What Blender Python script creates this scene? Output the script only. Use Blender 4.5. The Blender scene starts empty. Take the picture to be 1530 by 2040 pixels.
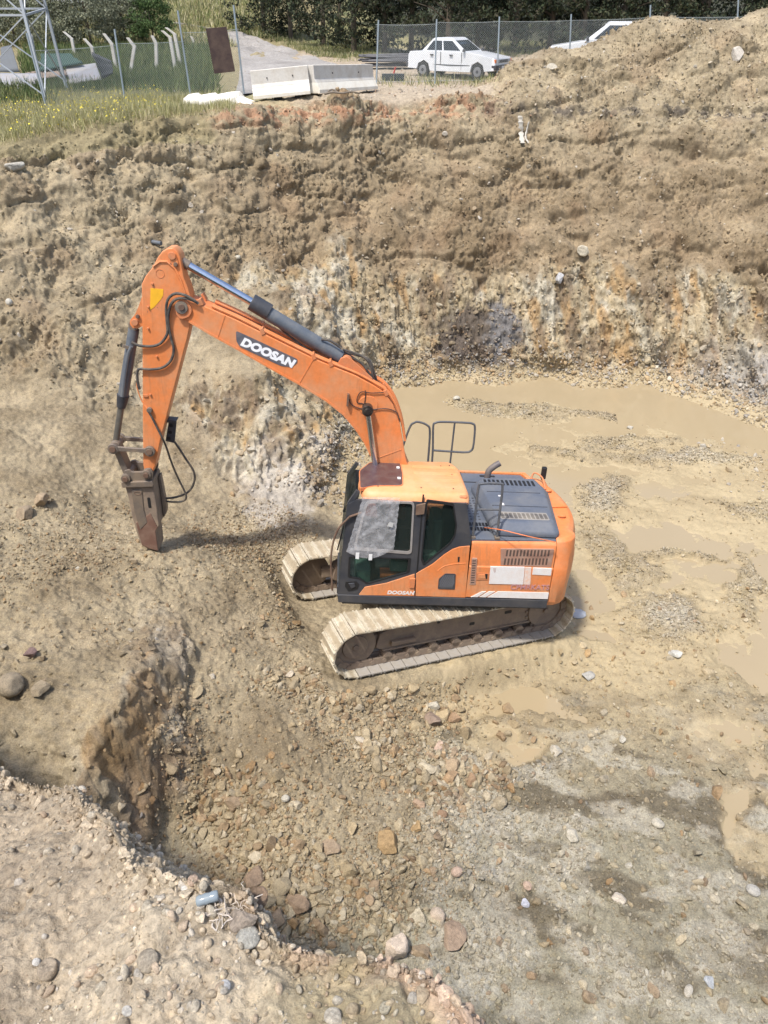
import bpy, bmesh, math, random
import numpy as np
from mathutils import Vector, Matrix
R = math.radians
random.seed(7); rng = np.random.default_rng(7)
scene = bpy.context.scene
COL = scene.collection
# ------------------------------------------------------------------ camera, sky, sun, exposure
F_PX = 1532.0; PITCH = R(33.4)
cam_d = bpy.data.cameras.new('camera'); cam = bpy.data.objects.new('camera', cam_d); COL.objects.link(cam)
cam_d.sensor_fit = 'HORIZONTAL'; cam_d.sensor_width = 36.0; cam_d.lens = 36.0 * F_PX / 1530.0
cam_d.clip_start = 0.05; cam_d.clip_end = 2000
cam.location = (0, 0, 0); cam.rotation_euler = (R(90) - PITCH, 0, 0)
scene.camera = cam
world = bpy.data.worlds.new("World"); scene.world = world; world.use_nodes = True
wn = world.node_tree; wn.nodes.clear()
SUN_EL, SUN_AZ = R(66), R(-140)          # azimuth measured from +Y towards +X
sky = wn.nodes.new('ShaderNodeTexSky'); sky.sky_type = 'NISHITA'; sky.sun_disc = False
sky.sun_elevation = SUN_EL; sky.sun_rotation = SUN_AZ; sky.air_density = 1.0; sky.dust_density = 2.5; sky.ozone_density = 1.0
bg = wn.nodes.new('ShaderNodeBackground'); bg.inputs['Strength'].default_value = 0.145
wo = wn.nodes.new('ShaderNodeOutputWorld')
wn.links.new(sky.outputs[0], bg.inputs[0]); wn.links.new(bg.outputs[0], wo.inputs[0])
sun_d = bpy.data.lights.new('sun', 'SUN'); sun_d.energy = 2.8; sun_d.angle = R(4.0); sun_d.color = (1.0, 0.955, 0.89)
sun = bpy.data.objects.new('sun', sun_d); COL.objects.link(sun)
sdir = Vector((math.sin(SUN_AZ) * math.cos(SUN_EL), math.cos(SUN_AZ) * math.cos(SUN_EL), math.sin(SUN_EL)))
sun.rotation_euler = sdir.to_track_quat('Z', 'Y').to_euler(); sun.location = (-20, -10, 30)
scene.view_settings.view_transform = 'Standard'; scene.view_settings.look = 'None'
scene.view_settings.exposure = 0.75; scene.view_settings.gamma = 1.0; scene.view_settings.use_curve_mapping = False
scene.cycles.max_bounces = 6; scene.cycles.diffuse_bounces = 3; scene.cycles.transparent_max_bounces = 12

# ------------------------------------------------------------------ small maths
CP, SP = math.cos(PITCH), math.sin(PITCH)
def ray(px, py):
    X = (px - 765.0) / F_PX; Y = (1020.0 - py) / F_PX
    return np.array([X, CP + SP * Y, -SP + CP * Y])
def at_z(px, py, z):
    d = ray(px, py); return d * (z / d[2])
def at_y(px, py, y):
    d = ray(px, py); return d * (y / d[1])
def smooth(a, b, x):
    t = np.clip((x - a) / (b - a), 0, 1); return t * t * (3 - 2 * t)
_perm = rng.permutation(512).astype(np.int32); _perm = np.concatenate([_perm, _perm, _perm])
_g = rng.normal(size=(512, 3)).astype(np.float32); _g /= np.linalg.norm(_g, axis=1)[:, None]
def noise(x, y, z):
    x = np.asarray(x, np.float32); y = np.asarray(y, np.float32); z = np.asarray(z, np.float32)
    xi = np.floor(x).astype(np.int32); yi = np.floor(y).astype(np.int32); zi = np.floor(z).astype(np.int32)
    xf = x - xi; yf = y - yi; zf = z - zi
    u = xf * xf * xf * (xf * (xf * 6 - 15) + 10); v = yf * yf * yf * (yf * (yf * 6 - 15) + 10); w = zf * zf * zf * (zf * (zf * 6 - 15) + 10)
    out = np.zeros(x.shape, np.float32)
    for dx in (0, 1):
        px_ = _perm[(xi + dx) & 511]; wx = u if dx else 1 - u
        for dy in (0, 1):
            py_ = _perm[px_ + ((yi + dy) & 511)]; wxy = wx * (v if dy else 1 - v)
            for dz in (0, 1):
                h = _perm[py_ + ((zi + dz) & 511)]
                g = _g[h & 511]
                out += wxy * (w if dz else 1 - w) * (g[..., 0] * (xf - dx) + g[..., 1] * (yf - dy) + g[..., 2] * (zf - dz))
    return out * 1.6
def fbm(x, y, z, o=4, lac=2.03, gain=0.5, off=0.0):
    s = 0; a = 1.0
    for i in range(o):
        s = s + a * noise(x + off + 17.3 * i, y + 5.1 * i, z - 9.7 * i); x = x * lac; y = y * lac; z = z * lac; a *= gain
    return s
# ------------------------------------------------------------------ object helpers
def link(o, parent=None):
    COL.objects.link(o)
    if parent is not None: o.parent = parent
    return o
def tag(o, label=None, cat=None, group=None, kind=None):
    if label: o['label'] = label
    if cat: o['category'] = cat
    if group: o['group'] = group
    if kind: o['kind'] = kind
    return o
def empty(name, loc=(0, 0, 0), rz=0.0, label=None, cat=None, group=None, parent=None):
    o = bpy.data.objects.new(name, None); o.location = loc; o.rotation_euler = (0, 0, rz); o.empty_display_size = .2
    link(o, parent); return tag(o, label, cat, group)
def np_mesh(name, V, Fc, mat=None, parent=None, colors=None, smooth_=True):
    me = bpy.data.meshes.new(name)
    V = np.ascontiguousarray(V, np.float32); Fc = np.ascontiguousarray(Fc, np.int32); n = Fc.shape[1]
    me.vertices.add(len(V)); me.vertices.foreach_set('co', V.ravel())
    me.loops.add(Fc.size); me.loops.foreach_set('vertex_index', Fc.ravel())
    me.polygons.add(len(Fc)); me.polygons.foreach_set('loop_start', np.arange(0, Fc.size, n, dtype=np.int32))
    me.polygons.foreach_set('use_smooth', np.full(len(Fc), smooth_))
    me.update(calc_edges=True)
    if colors is not None:
        a = me.color_attributes.new('tint', 'FLOAT_COLOR', 'POINT')
        a.data.foreach_set('color', np.ascontiguousarray(colors, np.float32).ravel())
    if mat: me.materials.append(mat)
    return link(bpy.data.objects.new(name, me), parent)
# ------------------------------------------------------------------ material helpers
def new_mat(name):
    m = bpy.data.materials.new(name); m.use_nodes = True; nt = m.node_tree
    return m, nt, nt.nodes['Principled BSDF']
def N(nt, typ, **kw):
    n = nt.nodes.new(typ)
    for k, v in kw.items():
        if k in n.inputs: n.inputs[k].default_value = v
        else: setattr(n, k, v)
    return n
def objcoord(nt): return nt.nodes.new('ShaderNodeTexCoord').outputs['Object']
def noise_node(nt, vec, scale, detail=4, rough=.55):
    n = N(nt, 'ShaderNodeTexNoise'); n.inputs['Scale'].default_value = scale; n.inputs['Detail'].default_value = detail
    n.inputs['Roughness'].default_value = rough; nt.links.new(vec, n.inputs['Vector']); return n.outputs['Fac']
def ramp(nt, fac, stops):
    r = nt.nodes.new('ShaderNodeValToRGB'); e = r.color_ramp.elements
    while len(e) < len(stops): e.new(.5)
    for el, (p, c) in zip(e, stops):
        el.position = p; el.color = (*c, 1) if len(c) == 3 else c
    nt.links.new(fac, r.inputs['Fac']); return r.outputs['Color']
def mixc(nt, fac, a, b, mode='MIX'):
    m = nt.nodes.new('ShaderNodeMix'); m.data_type = 'RGBA'; m.blend_type = mode; m.clamp_factor = True
    for s, v in (('Factor', fac),):
        if isinstance(v, (int, float)): m.inputs[0].default_value = v
        else: nt.links.new(v, m.inputs[0])
    for i, v in ((6, a), (7, b)):
        if isinstance(v, tuple): m.inputs[i].default_value = (*v, 1) if len(v) == 3 else v
        else: nt.links.new(v, m.inputs[i])
    return m.outputs[2]
def mth(nt, op, a, b=0.0):
    m = nt.nodes.new('ShaderNodeMath'); m.operation = op
    for i, v in ((0, a), (1, b)):
        if isinstance(v, (int, float)): m.inputs[i].default_value = v
        else: nt.links.new(v, m.inputs[i])
    return m.outputs[0]
def bump(nt, h, strength, dist, bsdf):
    b = nt.nodes.new('ShaderNodeBump'); b.inputs['Strength'].default_value = strength; b.inputs['Distance'].default_value = dist
    nt.links.new(h, b.inputs['Height']); nt.links.new(b.outputs[0], bsdf.inputs['Normal'])
def painted(name, col, rough=.5, dirt=(.33, .27, .19), dirt_amt=.35, scale=3.0, metal=0.0, chips=None, coat=0.0, streak=None):
    """paint or metal with dust film, streaks, fine mottling and chips"""
    m, nt, b = new_mat(name); co = objcoord(nt)
    n1 = noise_node(nt, co, scale, 6, .65); n2 = noise_node(nt, co, scale * 9, 4, .6)
    base = mixc(nt, ramp(nt, n2, [(.3, (0, 0, 0)), (.75, (1, 1, 1))]), tuple(c * .90 for c in col), tuple(min(1, c * 1.06) for c in col))
    f = ramp(nt, n1, [(.42, (0, 0, 0)), (.72, (dirt_amt,) * 3)])
    c = mixc(nt, f, base, dirt)
    if streak:
        mp = nt.nodes.new('ShaderNodeMapping'); mp.inputs['Scale'].default_value = (7, 7, .9); nt.links.new(co, mp.inputs[0]); n4 = noise_node(nt, mp.outputs[0], 2.0, 6, .7); n5 = noise_node(nt, co, .9, 3, .5)
        c = mixc(nt, mth(nt, 'MULTIPLY', ramp(nt, n4, [(.5, (0, 0, 0)), (.68, (.75,) * 3)]), ramp(nt, n5, [(.4, (.15,) * 3), (.6, (1,) * 3)])), c, streak)
    if chips:
        n3 = noise_node(nt, co, scale * 5, 8, .75)
        c = mixc(nt, ramp(nt, n3, [(.655, (0, 0, 0)), (.67, (1, 1, 1))]), c, chips)
    nt.links.new(c, b.inputs['Base Color']); b.inputs['Metallic'].default_value = metal
    rr = ramp(nt, n1, [(.3, (rough * .85,) * 3), (.75, (min(1, rough * 1.25),) * 3)]); nt.links.new(rr, b.inputs['Roughness'])
    b.inputs['Coat Weight'].default_value = coat
    bump(nt, n2, .15, .01, b)
    return m
def plain(name, col, rough=.6, metal=0.0):
    m, nt, b = new_mat(name); n = noise_node(nt, objcoord(nt), 12, 4, .6)
    c = mixc(nt, n, tuple(x * .8 for x in col), tuple(min(1, x * 1.18) for x in col))
    nt.links.new(c, b.inputs['Base Color']); b.inputs['Roughness'].default_value = rough; b.inputs['Metallic'].default_value = metal
    return m
def earth_mat(name, fine=1.0):
    """soil and rock: colour comes from the 'tint' attribute (alpha = wetness), grain and pebbles from nodes"""
    m, nt, b = new_mat(name); co = objcoord(nt)
    at = nt.nodes.new('ShaderNodeVertexColor'); at.layer_name = 'tint'
    n1 = noise_node(nt, co, 6.5 * fine, 10, .75); n2 = noise_node(nt, co, 45 * fine, 5, .7); n3 = noise_node(nt, co, .9, 4, .6)
    k1 = ramp(nt, n1, [(.25, (.52, .50, .47)), (.5, (1, 1, 1)), (.78, (1.40, 1.38, 1.33))])
    k2 = ramp(nt, n2, [(.25, (.55, .54, .52)), (.5, (1, 1, 1)), (.78, (1.45, 1.44, 1.40))])
    k3 = ramp(nt, n3, [(.3, (.9, .88, .86)), (.7, (1.1, 1.1, 1.09))])
    wet = at.outputs['Alpha']
    c = mixc(nt, mth(nt, 'SUBTRACT', 1.0, wet), at.outputs['Color'], mixc(nt, 1.0, at.outputs['Color'], k1, 'MULTIPLY'))
    c = mixc(nt, mth(nt, 'SUBTRACT', 1.0, mth(nt, 'MULTIPLY', wet, .85)), c, mixc(nt, 1.0, c, k2, 'MULTIPLY'))
    c = mixc(nt, 1.0, c, k3, 'MULTIPLY')
    # embedded grit, two sizes: each Voronoi cell a pebble of its own shade
    for sc, lo, hi in ((22 * fine, .10, .24), (60 * fine, .14, .34)):
        v = N(nt, 'ShaderNodeTexVoronoi'); v.inputs['Scale'].default_value = sc; nt.links.new(co, v.inputs['Vector'])
        edge = ramp(nt, v.outputs['Distance'], [(lo, (1, 1, 1)), (hi, (0, 0, 0))])
        sel = nt.nodes.new('ShaderNodeSeparateColor'); nt.links.new(v.outputs['Color'], sel.inputs[0])
        pick = mth(nt, 'GREATER_THAN', sel.outputs[0], .72)
        shade = ramp(nt, sel.outputs[1], [(0, (.6, .56, .5)), (.5, (1.3, 1.25, 1.16)), (1, (1.85, 1.8, 1.7))])
        fac = mth(nt, 'MULTIPLY', mth(nt, 'MULTIPLY', edge, pick), mth(nt, 'SUBTRACT', .75, mth(nt, 'MULTIPLY', wet, .72)))
        c = mixc(nt, fac, c, mixc(nt, 1.0, c, shade, 'MULTIPLY'))
    nt.links.new(c, b.inputs['Base Color'])
    nt.links.new(ramp(nt, wet, [(0, (.95,) * 3), (.5, (.75,) * 3), (1, (.38,) * 3)]), b.inputs['Roughness'])
    b.inputs['Specular IOR Level'].default_value = .3
    h = mth(nt, 'ADD', mth(nt, 'MULTIPLY', n1, 1.0), mth(nt, 'MULTIPLY', n2, .3))
    h = mth(nt, 'MULTIPLY', h, mth(nt, 'SUBTRACT', 1.0, mth(nt, 'MULTIPLY', wet, .85)))
    bump(nt, h, .9, .05 / fine, b)
    return m
EARTH = earth_mat('earth')
STONE = earth_mat('stone', 2.2)

# ------------------------------------------------------------------ the terrain (one sheet)
LOW, HIGH = [], []
def cp(px, py, z=None, y=None, to='both'):
    p = at_z(px, py, z) if z is not None else at_y(px, py, y)
    if to in ('both', 'low'): LOW.append(p)
    if to in ('both', 'high'): HIGH.append(p)
def cw(x, y, z, to='both'):
    if to in ('both', 'low'): LOW.append(np.array([x, y, z]))
    if to in ('both', 'high'): HIGH.append(np.array([x, y, z]))
FLOOR = -9.75
for q in [(900,790),(1100,800),(1300,840),(1430,880),(1000,900),(1250,950),(1480,1000),(1200,1100),(1500,1200),(1200,1300),(1500,1400),
          (1000,1420),(1300,1600),(1500,1800),(1050,1600),(1000,1800),(1200,2000),(1500,2030),(900,1950),(1150,1240),(1000,1330)]: cp(*q, z=FLOOR + .04)
for q in [(860,1420,-9.55),(860,1600,-9.5),(830,1780,-9.55),(730,1430,-9.25),(700,1560,-9.2),(700,1720,-9.35),(570,1380,-8.85),(560,1520,-8.85),
          (560,1650,-9.05),(460,1480,-8.85),(440,1620,-9.2),(340,1690,-9.4),(300,1740,-9.4),(400,1550,-8.95),(620,1830,-9.45),(400,1770,-9.25),(430,1360,-8.5)]: cp(*q[:2], z=q[2], to='low')
for q in [(310,1092,-7.86),(450,1150,-8.3),(380,1110,-8.0),(200,1150,-7.7),(60,1150,-7.5),(350,1220,-8.05),(480,1250,-8.5),(540,1150,-8.7),(560,1100,-8.9),
          (610,1330,-8.9),(150,1100,-7.7),(20,1060,-7.6),(100,1220,-7.5),(260,1230,-7.85),(420,1290,-8.3)]: cp(*q[:2], z=q[2])
# block at lower left, upper surface
for q in [(330,1290,-8.0),(200,1290,-7.6),(60,1300,-7.45),(100,1400,-7.5),(170,1500,-7.65),(230,1560,-7.75),(230,1640,-8.05),(120,1620,-8.15),(20,1480,-7.7),(300,1400,-7.5),(320,1330,-7.6)]:
    cp(*q[:2], z=q[2], to='high')
cp(20,1480,z=-7.9,to='low'); cp(150,1500,z=-8.4,to='low'); cp(250,1400,z=-8.2,to='low')
# walls: pixel column, row, distance
for q in [(0,305,21.7),(130,280,22.6),(250,262,23.8),(370,245,24.8),(500,232,25.8),(700,212,27.2),(880,195,28.6),
          (0,430,20.0),(0,560,18.3),(0,690,16.9),(0,800,15.4),(0,880,13.6),(0,980,12.2),
          (150,400,21.6),(150,560,19.2),(150,700,17.2),(150,800,15.8),(130,900,13.9),(110,990,12.4),
          (250,400,22.2),(250,560,19.9),(250,700,17.8),(250,820,16.1),(250,900,14.4),(225,1000,13.2),(225,1040,12.3),
          (380,400,23.2),(400,560,20.8),(400,680,18.6),(430,760,17.0),(420,860,15.7),(420,940,14.6),(400,1020,13.3),
          (520,400,24.2),(520,560,21.6),(520,680,18.6),(520,760,17.0),(520,860,15.6),(520,960,14.5),(510,1050,13.2),(600,1000,14.2),(620,1080,12.6),
          (620,400,25.0),(620,560,22.3),(640,680,20.2),(640,780,18.4),(650,860,17.4),(650,950,15.9),
          (760,400,26.0),(760,520,23.9),(760,620,22.9),(740,720,21.6),(760,780,21.4),(720,850,19.0),
          (900,300,27.2),(900,400,25.9),(900,520,24.0),(900,620,23.2),(900,700,22.8),(900,762,22.2),
          (1080,300,27.2),(1080,400,25.9),(1080,520,24.0),(1080,640,23.2),(1080,720,22.8),(1080,778,22.0),
          (1280,300,27.2),(1280,400,25.8),(1280,520,23.8),(1280,640,22.9),(1280,740,22.3),(1280,800,21.0),
          (1450,300,26.9),(1450,400,25.4),(1450,520,23.3),(1450,640,22.2),(1450,760,21.0),(1450,850,19.3),
          (1530,300,26.6),(1530,400,25.2),(1530,520,23.0),(1530,640,21.7),(1530,760,20.4),(1530,880,18.4),
          (1060,235,28.0),(1280,235,28.0),(1500,235,27.6),
          (1040,160,29.6),(1030,128,30.4),(1100,98,31.2),(1180,94,31.6),(1240,66,32.0),(1290,36,32.4),(1330,32,32.5),(1400,42,32.0),(1520,18,32.8),(1290,120,30.2),(1450,130,29.8),(1180,130,30.2)]: cp(*q[:2], y=q[2])
for x, y, z in [(-10.5,24,-3.1),(-6,27,-2.95),(-2,30,-2.75),(0,30.5,-2.65),(3,32,-2.55),(2,36,-2.45),(-8,33,-2.75),(-3,35,-2.6),(5,37,-2.45),
                (3.6,33,-2.52),(4.4,33.8,-2.5),(5.2,34.8,-2.47),(6.4,35.6,-2.45),(3,31,-2.56),(1,33,-2.55),(3,35.5,-2.5),(10,37,-2.4),(8,36.4,-2.45),(14,38,-2.4),(19,38,-2.3),(-14,30,-2.9),(-12,40,-2.7),(0,42,-2.4),(8,44,-2.4),(20,46,-2.3),(-20,26,-3),(-20,14,-3),
                (19,30,-1.0),(25,34,-1.8),(22,20,-3),(19,22.5,-6),(15,18,-8.9),(22,10,-5),(16,10,-9.4),(14,4,-9.5),(8,2,-9.6),(3,2.5,-9.6),(-2,3.5,-9.5),
                (-12,20,-4.6),(-12,14,-6.6),(-9,9,-7.3),(-7,6,-7.6),(-4,4.5,-8.6),(0,0,-9.6),(8,-6,-9.6),(-6,-4,-9.0),(12,33.8,-1.1),(16,34.5,-.7)]: cw(x, y, z)
def rbf_fit(P):
    P = np.array(P); xy = P[:, :2]; n = len(P)
    D = np.sqrt(((xy[:, None] - xy[None]) ** 2).sum(-1) + .16)
    A = np.zeros((n + 3, n + 3)); A[:n, :n] = D + np.eye(n) * -.02; A[:n, n] = 1; A[:n, n + 1:] = xy; A[n:, :n] = A[:n, n:].T
    w = np.linalg.solve(A, np.concatenate([P[:, 2], [0, 0, 0]])); return xy.astype(np.float32), w.astype(np.float32)
def rbf_eval(f, x, y):
    xy, w = f; out = w[-3] + w[-2] * x + w[-1] * y
    for (a, b), c in zip(xy, w[:-3]): out = out + c * np.sqrt((x - a) ** 2 + (y - b) ** 2 + .16)
    return out
F_LOW, F_HIGH = rbf_fit(LOW), rbf_fit(HIGH)
def sd_line(pts, x, y):
    """signed distance to an open polyline, positive on its left side"""
    best = np.full(x.shape, 1e9, np.float32); sg = np.ones(x.shape, np.float32)
    for (ax, ay), (bx, by) in zip(pts[:-1], pts[1:]):
        dx, dy = bx - ax, by - ay; t = np.clip(((x - ax) * dx + (y - ay) * dy) / (dx * dx + dy * dy), 0, 1)
        d = np.hypot(x - ax - t * dx, y - ay - t * dy); cr = dx * (y - ay) - dy * (x - ax)
        m = d < best - 1e-5; best = np.where(m, d, best); sg = np.where(m, np.sign(cr), sg)
    return best * sg
CLIFF = [tuple(at_z(*q)[:2]) for q in [(240,1800,-9.1),(275,1712,-9.0),(318,1640,-8.9),(372,1560,-8.8),(396,1480,-8.7),(398,1400,-8.6),(405,1330,-8.5),(400,1290,-8.3)]]
CLIFF = [(CLIFF[0][0] - .1, 3.0)] + CLIFF + [(-3.1, 9.6)]
EDGE = [(-20, 26), (-16, 22), (-14, 16), (-13, 12), (-10, 7.4), (-6, 4.6), (-3.2, 3.0)] + \
       [tuple(at_z(*q)[:2]) for q in [(0,1535,-2.62),(70,1572,-2.62),(150,1625,-2.6),(255,1700,-2.5),(285,1752,-2.3),(400,1788,-2.15),(470,1810,-2.1),(520,1868,-2.1),(640,1902,-2.1),(770,1926,-2.1),(850,1962,-2.1),(912,2040,-2.1)]] + \
       [(.45, .55), (1.6, -.6), (5, -4), (14, -9), (30, -16)]
def pud(px, py, rx, ry, rot=0, amt=1.0, z=FLOOR):
    p = at_z(px, py, z); d = ray(px, py); k = z / d[2]; el = -d[2] / np.linalg.norm(d)
    return (p[0], p[1], rx * k / F_PX, ry * k / F_PX / el, rot, amt)
PUDDLES = [pud(*q) for q in [(1230,835,170,50),(1370,865,90,38),(1010,785,90,22),(960,860,90,22),(1040,925,60,26),(1170,945,150,38,.1),(1340,975,120,26),
            (1300,1070,110,30),(1200,1065,60,26),(1420,1130,130,60,-.2),(1500,1230,60,90),(1300,1170,90,40),(1170,1170,45,60),(1180,1260,50,22),(1500,1330,50,60),
            (960,1395,130,34),(1080,1400,60,26),(1460,1470,70,40),(1500,1640,36,70),(860,1360,40,26),(1000,1470,60,24),(1110,870,46,20)]]
ISLES = [pud(*q) for q in [(1230,885,90,10,.25),(1330,915,150,13,.05),(1210,985,60,22,.7),(1000,820,120,14),(1230,1110,40,70,.2),(1340,1105,90,10,.0),
            (1500,1020,50,16,.2),(1480,1170,30,60,-.5),(1180,830,50,9),(1330,1235,80,40),(1090,905,36,9)]]
WHITES = [pud(*q) for q in [(1345,1240,55,24),(870,1690,60,40),(970,1640,60,30),(900,1760,70,34),(880,1860,50,30),(960,1930,110,40),(1010,1700,60,30),
            (1120,1750,70,26,.2),(1180,1850,80,30,-.2),(1280,1950,120,40),(1440,1900,70,40),(1060,1540,80,20),(960,1745,50,26),(1100,1650,60,18),(1480,880,60,50),(1400,915,90,16),(1210,985,50,20,.7)]]
def blobs(lst, x, y, wob=.3, soft=.35):
    m = np.zeros(x.shape, np.float32)
    wx = noise(x * 1.1, y * 1.1, 3.3 + 0 * x) * wob + noise(x * 3.5, y * 3.5, 1.3 + 0 * x) * wob * .45
    wy = noise(x * 1.1, y * 1.1, 8.3 + 0 * x) * wob + noise(x * 3.5, y * 3.5, 6.3 + 0 * x) * wob * .45
    for cx, cy, rx, ry, rot, amt in lst:
        c, s = math.cos(rot), math.sin(rot); dx = x - cx + wx; dy = y - cy + wy
        d = np.hypot((c * dx + s * dy) / rx, (-s * dx + c * dy) / ry); m = np.maximum(m, amt * smooth(1 + soft, 1 - soft, d))
    return m
def base_height(x, y):
    lo = rbf_eval(F_LOW, x, y); hi = rbf_eval(F_HIGH, x, y)
    dc = sd_line(CLIFF, x, y) + .18 * noise(x * 1.3, y * 1.3, 0 * x) + .10 * noise(x * 4, y * 4, 5 + 0 * x)
    s = smooth(-.02, .78, dc)
    z = lo + (hi - lo) * s
    zf = -2.45 + np.where(y > 45, (y - 45) * .02, 0) + smooth(-2, -16, x - (y - 60) * .05) * smooth(48, 110, y) * 5 + smooth(110, 260, y) * 14
    z = z + (zf - z) * smooth(38, 46, y)
    z = np.where(np.abs(x) > 26, z + (np.maximum(z, -2.6) - z) * smooth(26, 30, np.abs(x)), z)
    # nearby bank the picture is taken from
    de = -sd_line(EDGE, x, y)                       # positive: on the bank
    de = de + (.05 * noise(x * 4, y * 4, 1 + 0 * x) + .010 * noise(x * 11, y * 11, 2 + 0 * x)) * smooth(6, 2, np.abs(x)) + .3 * noise(x * .7, y * .7, 4 + 0 * x) * smooth(2, 6, np.abs(x))
    zb = -2.06 - .22 * smooth(-.55, -.95, x) - .34 * smooth(-.8, -1.5, x) * smooth(1.0, 1.8, y) + .03 * noise(x * 2, y * 2, 0 * x)
    zb = zb + smooth(5, 14, -x) * -.4
    zb = np.where(de < 0, zb + de * 3.4, zb - .05 * np.exp(-de * 9))
    berm = zb > z
    z = np.maximum(z, zb)
    return z, berm, dc, s, de
ys = np.concatenate([np.linspace(-60, -3, 16)[:-1], np.linspace(-3, .7, 40)[:-1], np.linspace(.7, 2.5, 360)[:-1], np.linspace(2.5, 4.6, 40)[:-1], np.linspace(4.6, 12, 350)[:-1],
                     np.linspace(12, 30.5, 640)[:-1], np.linspace(30.5, 46, 230)[:-1], np.linspace(46, 110, 100)[:-1], np.geomspace(110, 900, 24)]).astype(np.float32)
hk = np.interp(ys, [.8, 2, 5, 10, 22, 30, 60], [.47, .66, .53, .70, .93, 1.13, 1.17])
Wd = np.maximum(np.maximum(ys, .8) * .5 / hk * 1.07 + .1, 1.15)
sf = np.linspace(-1, 1, 760); so = 1 + np.geomspace(.004, 5.5, 46)
ss = np.concatenate([-so[::-1], sf, so]).astype(np.float32)
X = (ss[None, :] * Wd[:, None]).astype(np.float32); Y = np.repeat(ys[:, None], len(ss), 1)
Z, BERM, DC, SB, DE = base_height(X, Y)
Z = Z.astype(np.float32)
def grid_normal(X, Y, Z):
    gx = np.stack([np.gradient(A, axis=1) for A in (X, Y, Z)], -1); gy = np.stack([np.gradient(A, axis=0) for A in (X, Y, Z)], -1)
    n = np.cross(gx, gy); return n / (np.linalg.norm(n, axis=-1, keepdims=True) + 1e-12)
NB = grid_normal(X, Y, Z); slope = 1 - NB[..., 2]
inpit = (~BERM) & (Y < 34) & (Y > 2)
floorm = (smooth(FLOOR + .55, FLOOR + .12, Z) * inpit).astype(np.float32)
wallm = (smooth(.035, .12, slope) * smooth(11.3, 13.5, Y + .5 * np.clip(X, -6, 6)) * inpit * (Y < 33.5)).astype(np.float32)
lowf = noise(X * .5, Y * .5, Z * .5)
rock = wallm * smooth(-6.5, -7.1, Z - .55 * smooth(.5, -1.5, X) + .55 * lowf + .25 * noise(X * 1.6, Y * 1.6, Z * .4)) * smooth(-6.6, -4.8, X)
CLF = (smooth(.06, .3, DC) * smooth(1.0, .6, DC) * smooth(9.6, 8.6, Y) * (~BERM) * (Y > 3)).astype(np.float32); rock = np.maximum(rock, CLF)
pile = (smooth(29.0, 30.5, Y) * smooth(4.0, 6.0, X) * (Y < 36)).astype(np.float32) * smooth(-2.35, -2.0, Z)
nearr = ((Y < 3.2) & BERM)
PUD = blobs(PUDDLES, X, Y, .55, .8) * floorm; ISL = blobs(ISLES, X, Y, .5, .7) * floorm; WHT = blobs(WHITES, X, Y, .45, .6) * floorm
PUD = PUD * (1 - ISL)
# --- displacement along the surface normal
t1 = fbm(X * .9, Y * .9, Z * 1.2, 3, off=3.1)
t2 = fbm(X * 3.1, Y * 3.1, Z * 3.6, 3, gain=.6, off=9.1)
t3 = fbm(X * 11, Y * 11, Z * 12, 2, gain=.7, off=2.7)
# bedding planes of the rock: stretched down the face, leaning
st = fbm(X * 2.6 + Z * .5 + t1 * .5, Y * 1.2, Z * .45, 3, off=4.4); st2 = fbm(X * 9 + Z * 1.2, Y * 3, Z * 1.1, 3, gain=.65, off=14.4)
ridge = 1 - np.abs(st) * 2
cl = .35 + .9 * smooth(-.4, .5, lowf + .4 * noise(X * 1.3, Y * 1.3, Z * 1.5 + 7)); r6 = .35 - np.abs(noise(X * 5.5, Y * 5.5, Z * 6.5)) * 1.6; r12 = .3 - np.abs(noise(X * 13, Y * 13, Z * 14)) * 1.4
t0 = noise(X * .45, Y * .45, Z * .9 + 30); vg = noise(X * 2.6, Y * .9, Z * .35 + 11); vg2 = .3 - np.abs(noise(X * 6, Y * 2, Z * .9 + 4)) * 1.5
soil_d = (.26 * t1 + .20 * t0 + .10 * vg + .05 * vg2 + cl * (.11 * (np.abs(t2) - .25) + .03 * t3 + .075 * r6 + .035 * r12))
ledge = np.abs(noise(X * .35, Y * .2, Z * 1.3 + t1 * .5)); soil_d += .13 * smooth(.0, .2, ledge) - .08
rock_d = .15 * ridge * .5 + .055 * st2 + .10 * t1 + .06 * t2 + .03 * t3 + .05 * r6 + .035 * r12
slab = noise(X * 1.15 + Z * .45, Y * .55, Z * .28 + 3) + .35 * noise(X * 3.2 + Z * .8, Y * 1.4, Z * .8); sq = slab * 4.5; slq = (np.floor(sq) + smooth(.55, 1.0, sq - np.floor(sq))) / 4.5
rock_d = rock_d + .42 * slq
flat_d = .07 * t1 + .045 * t2 + .022 * t3
pocks = noise(X * 1.6, Y * 1.6, Z * 2.2); pock = -smooth(.5, .8, pocks) * .14
disp = flat_d * (1 - wallm) + (soil_d + pock) * wallm
disp = disp * (1 - rock) + rock_d * rock * (1 - .55 * CLF)
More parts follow.
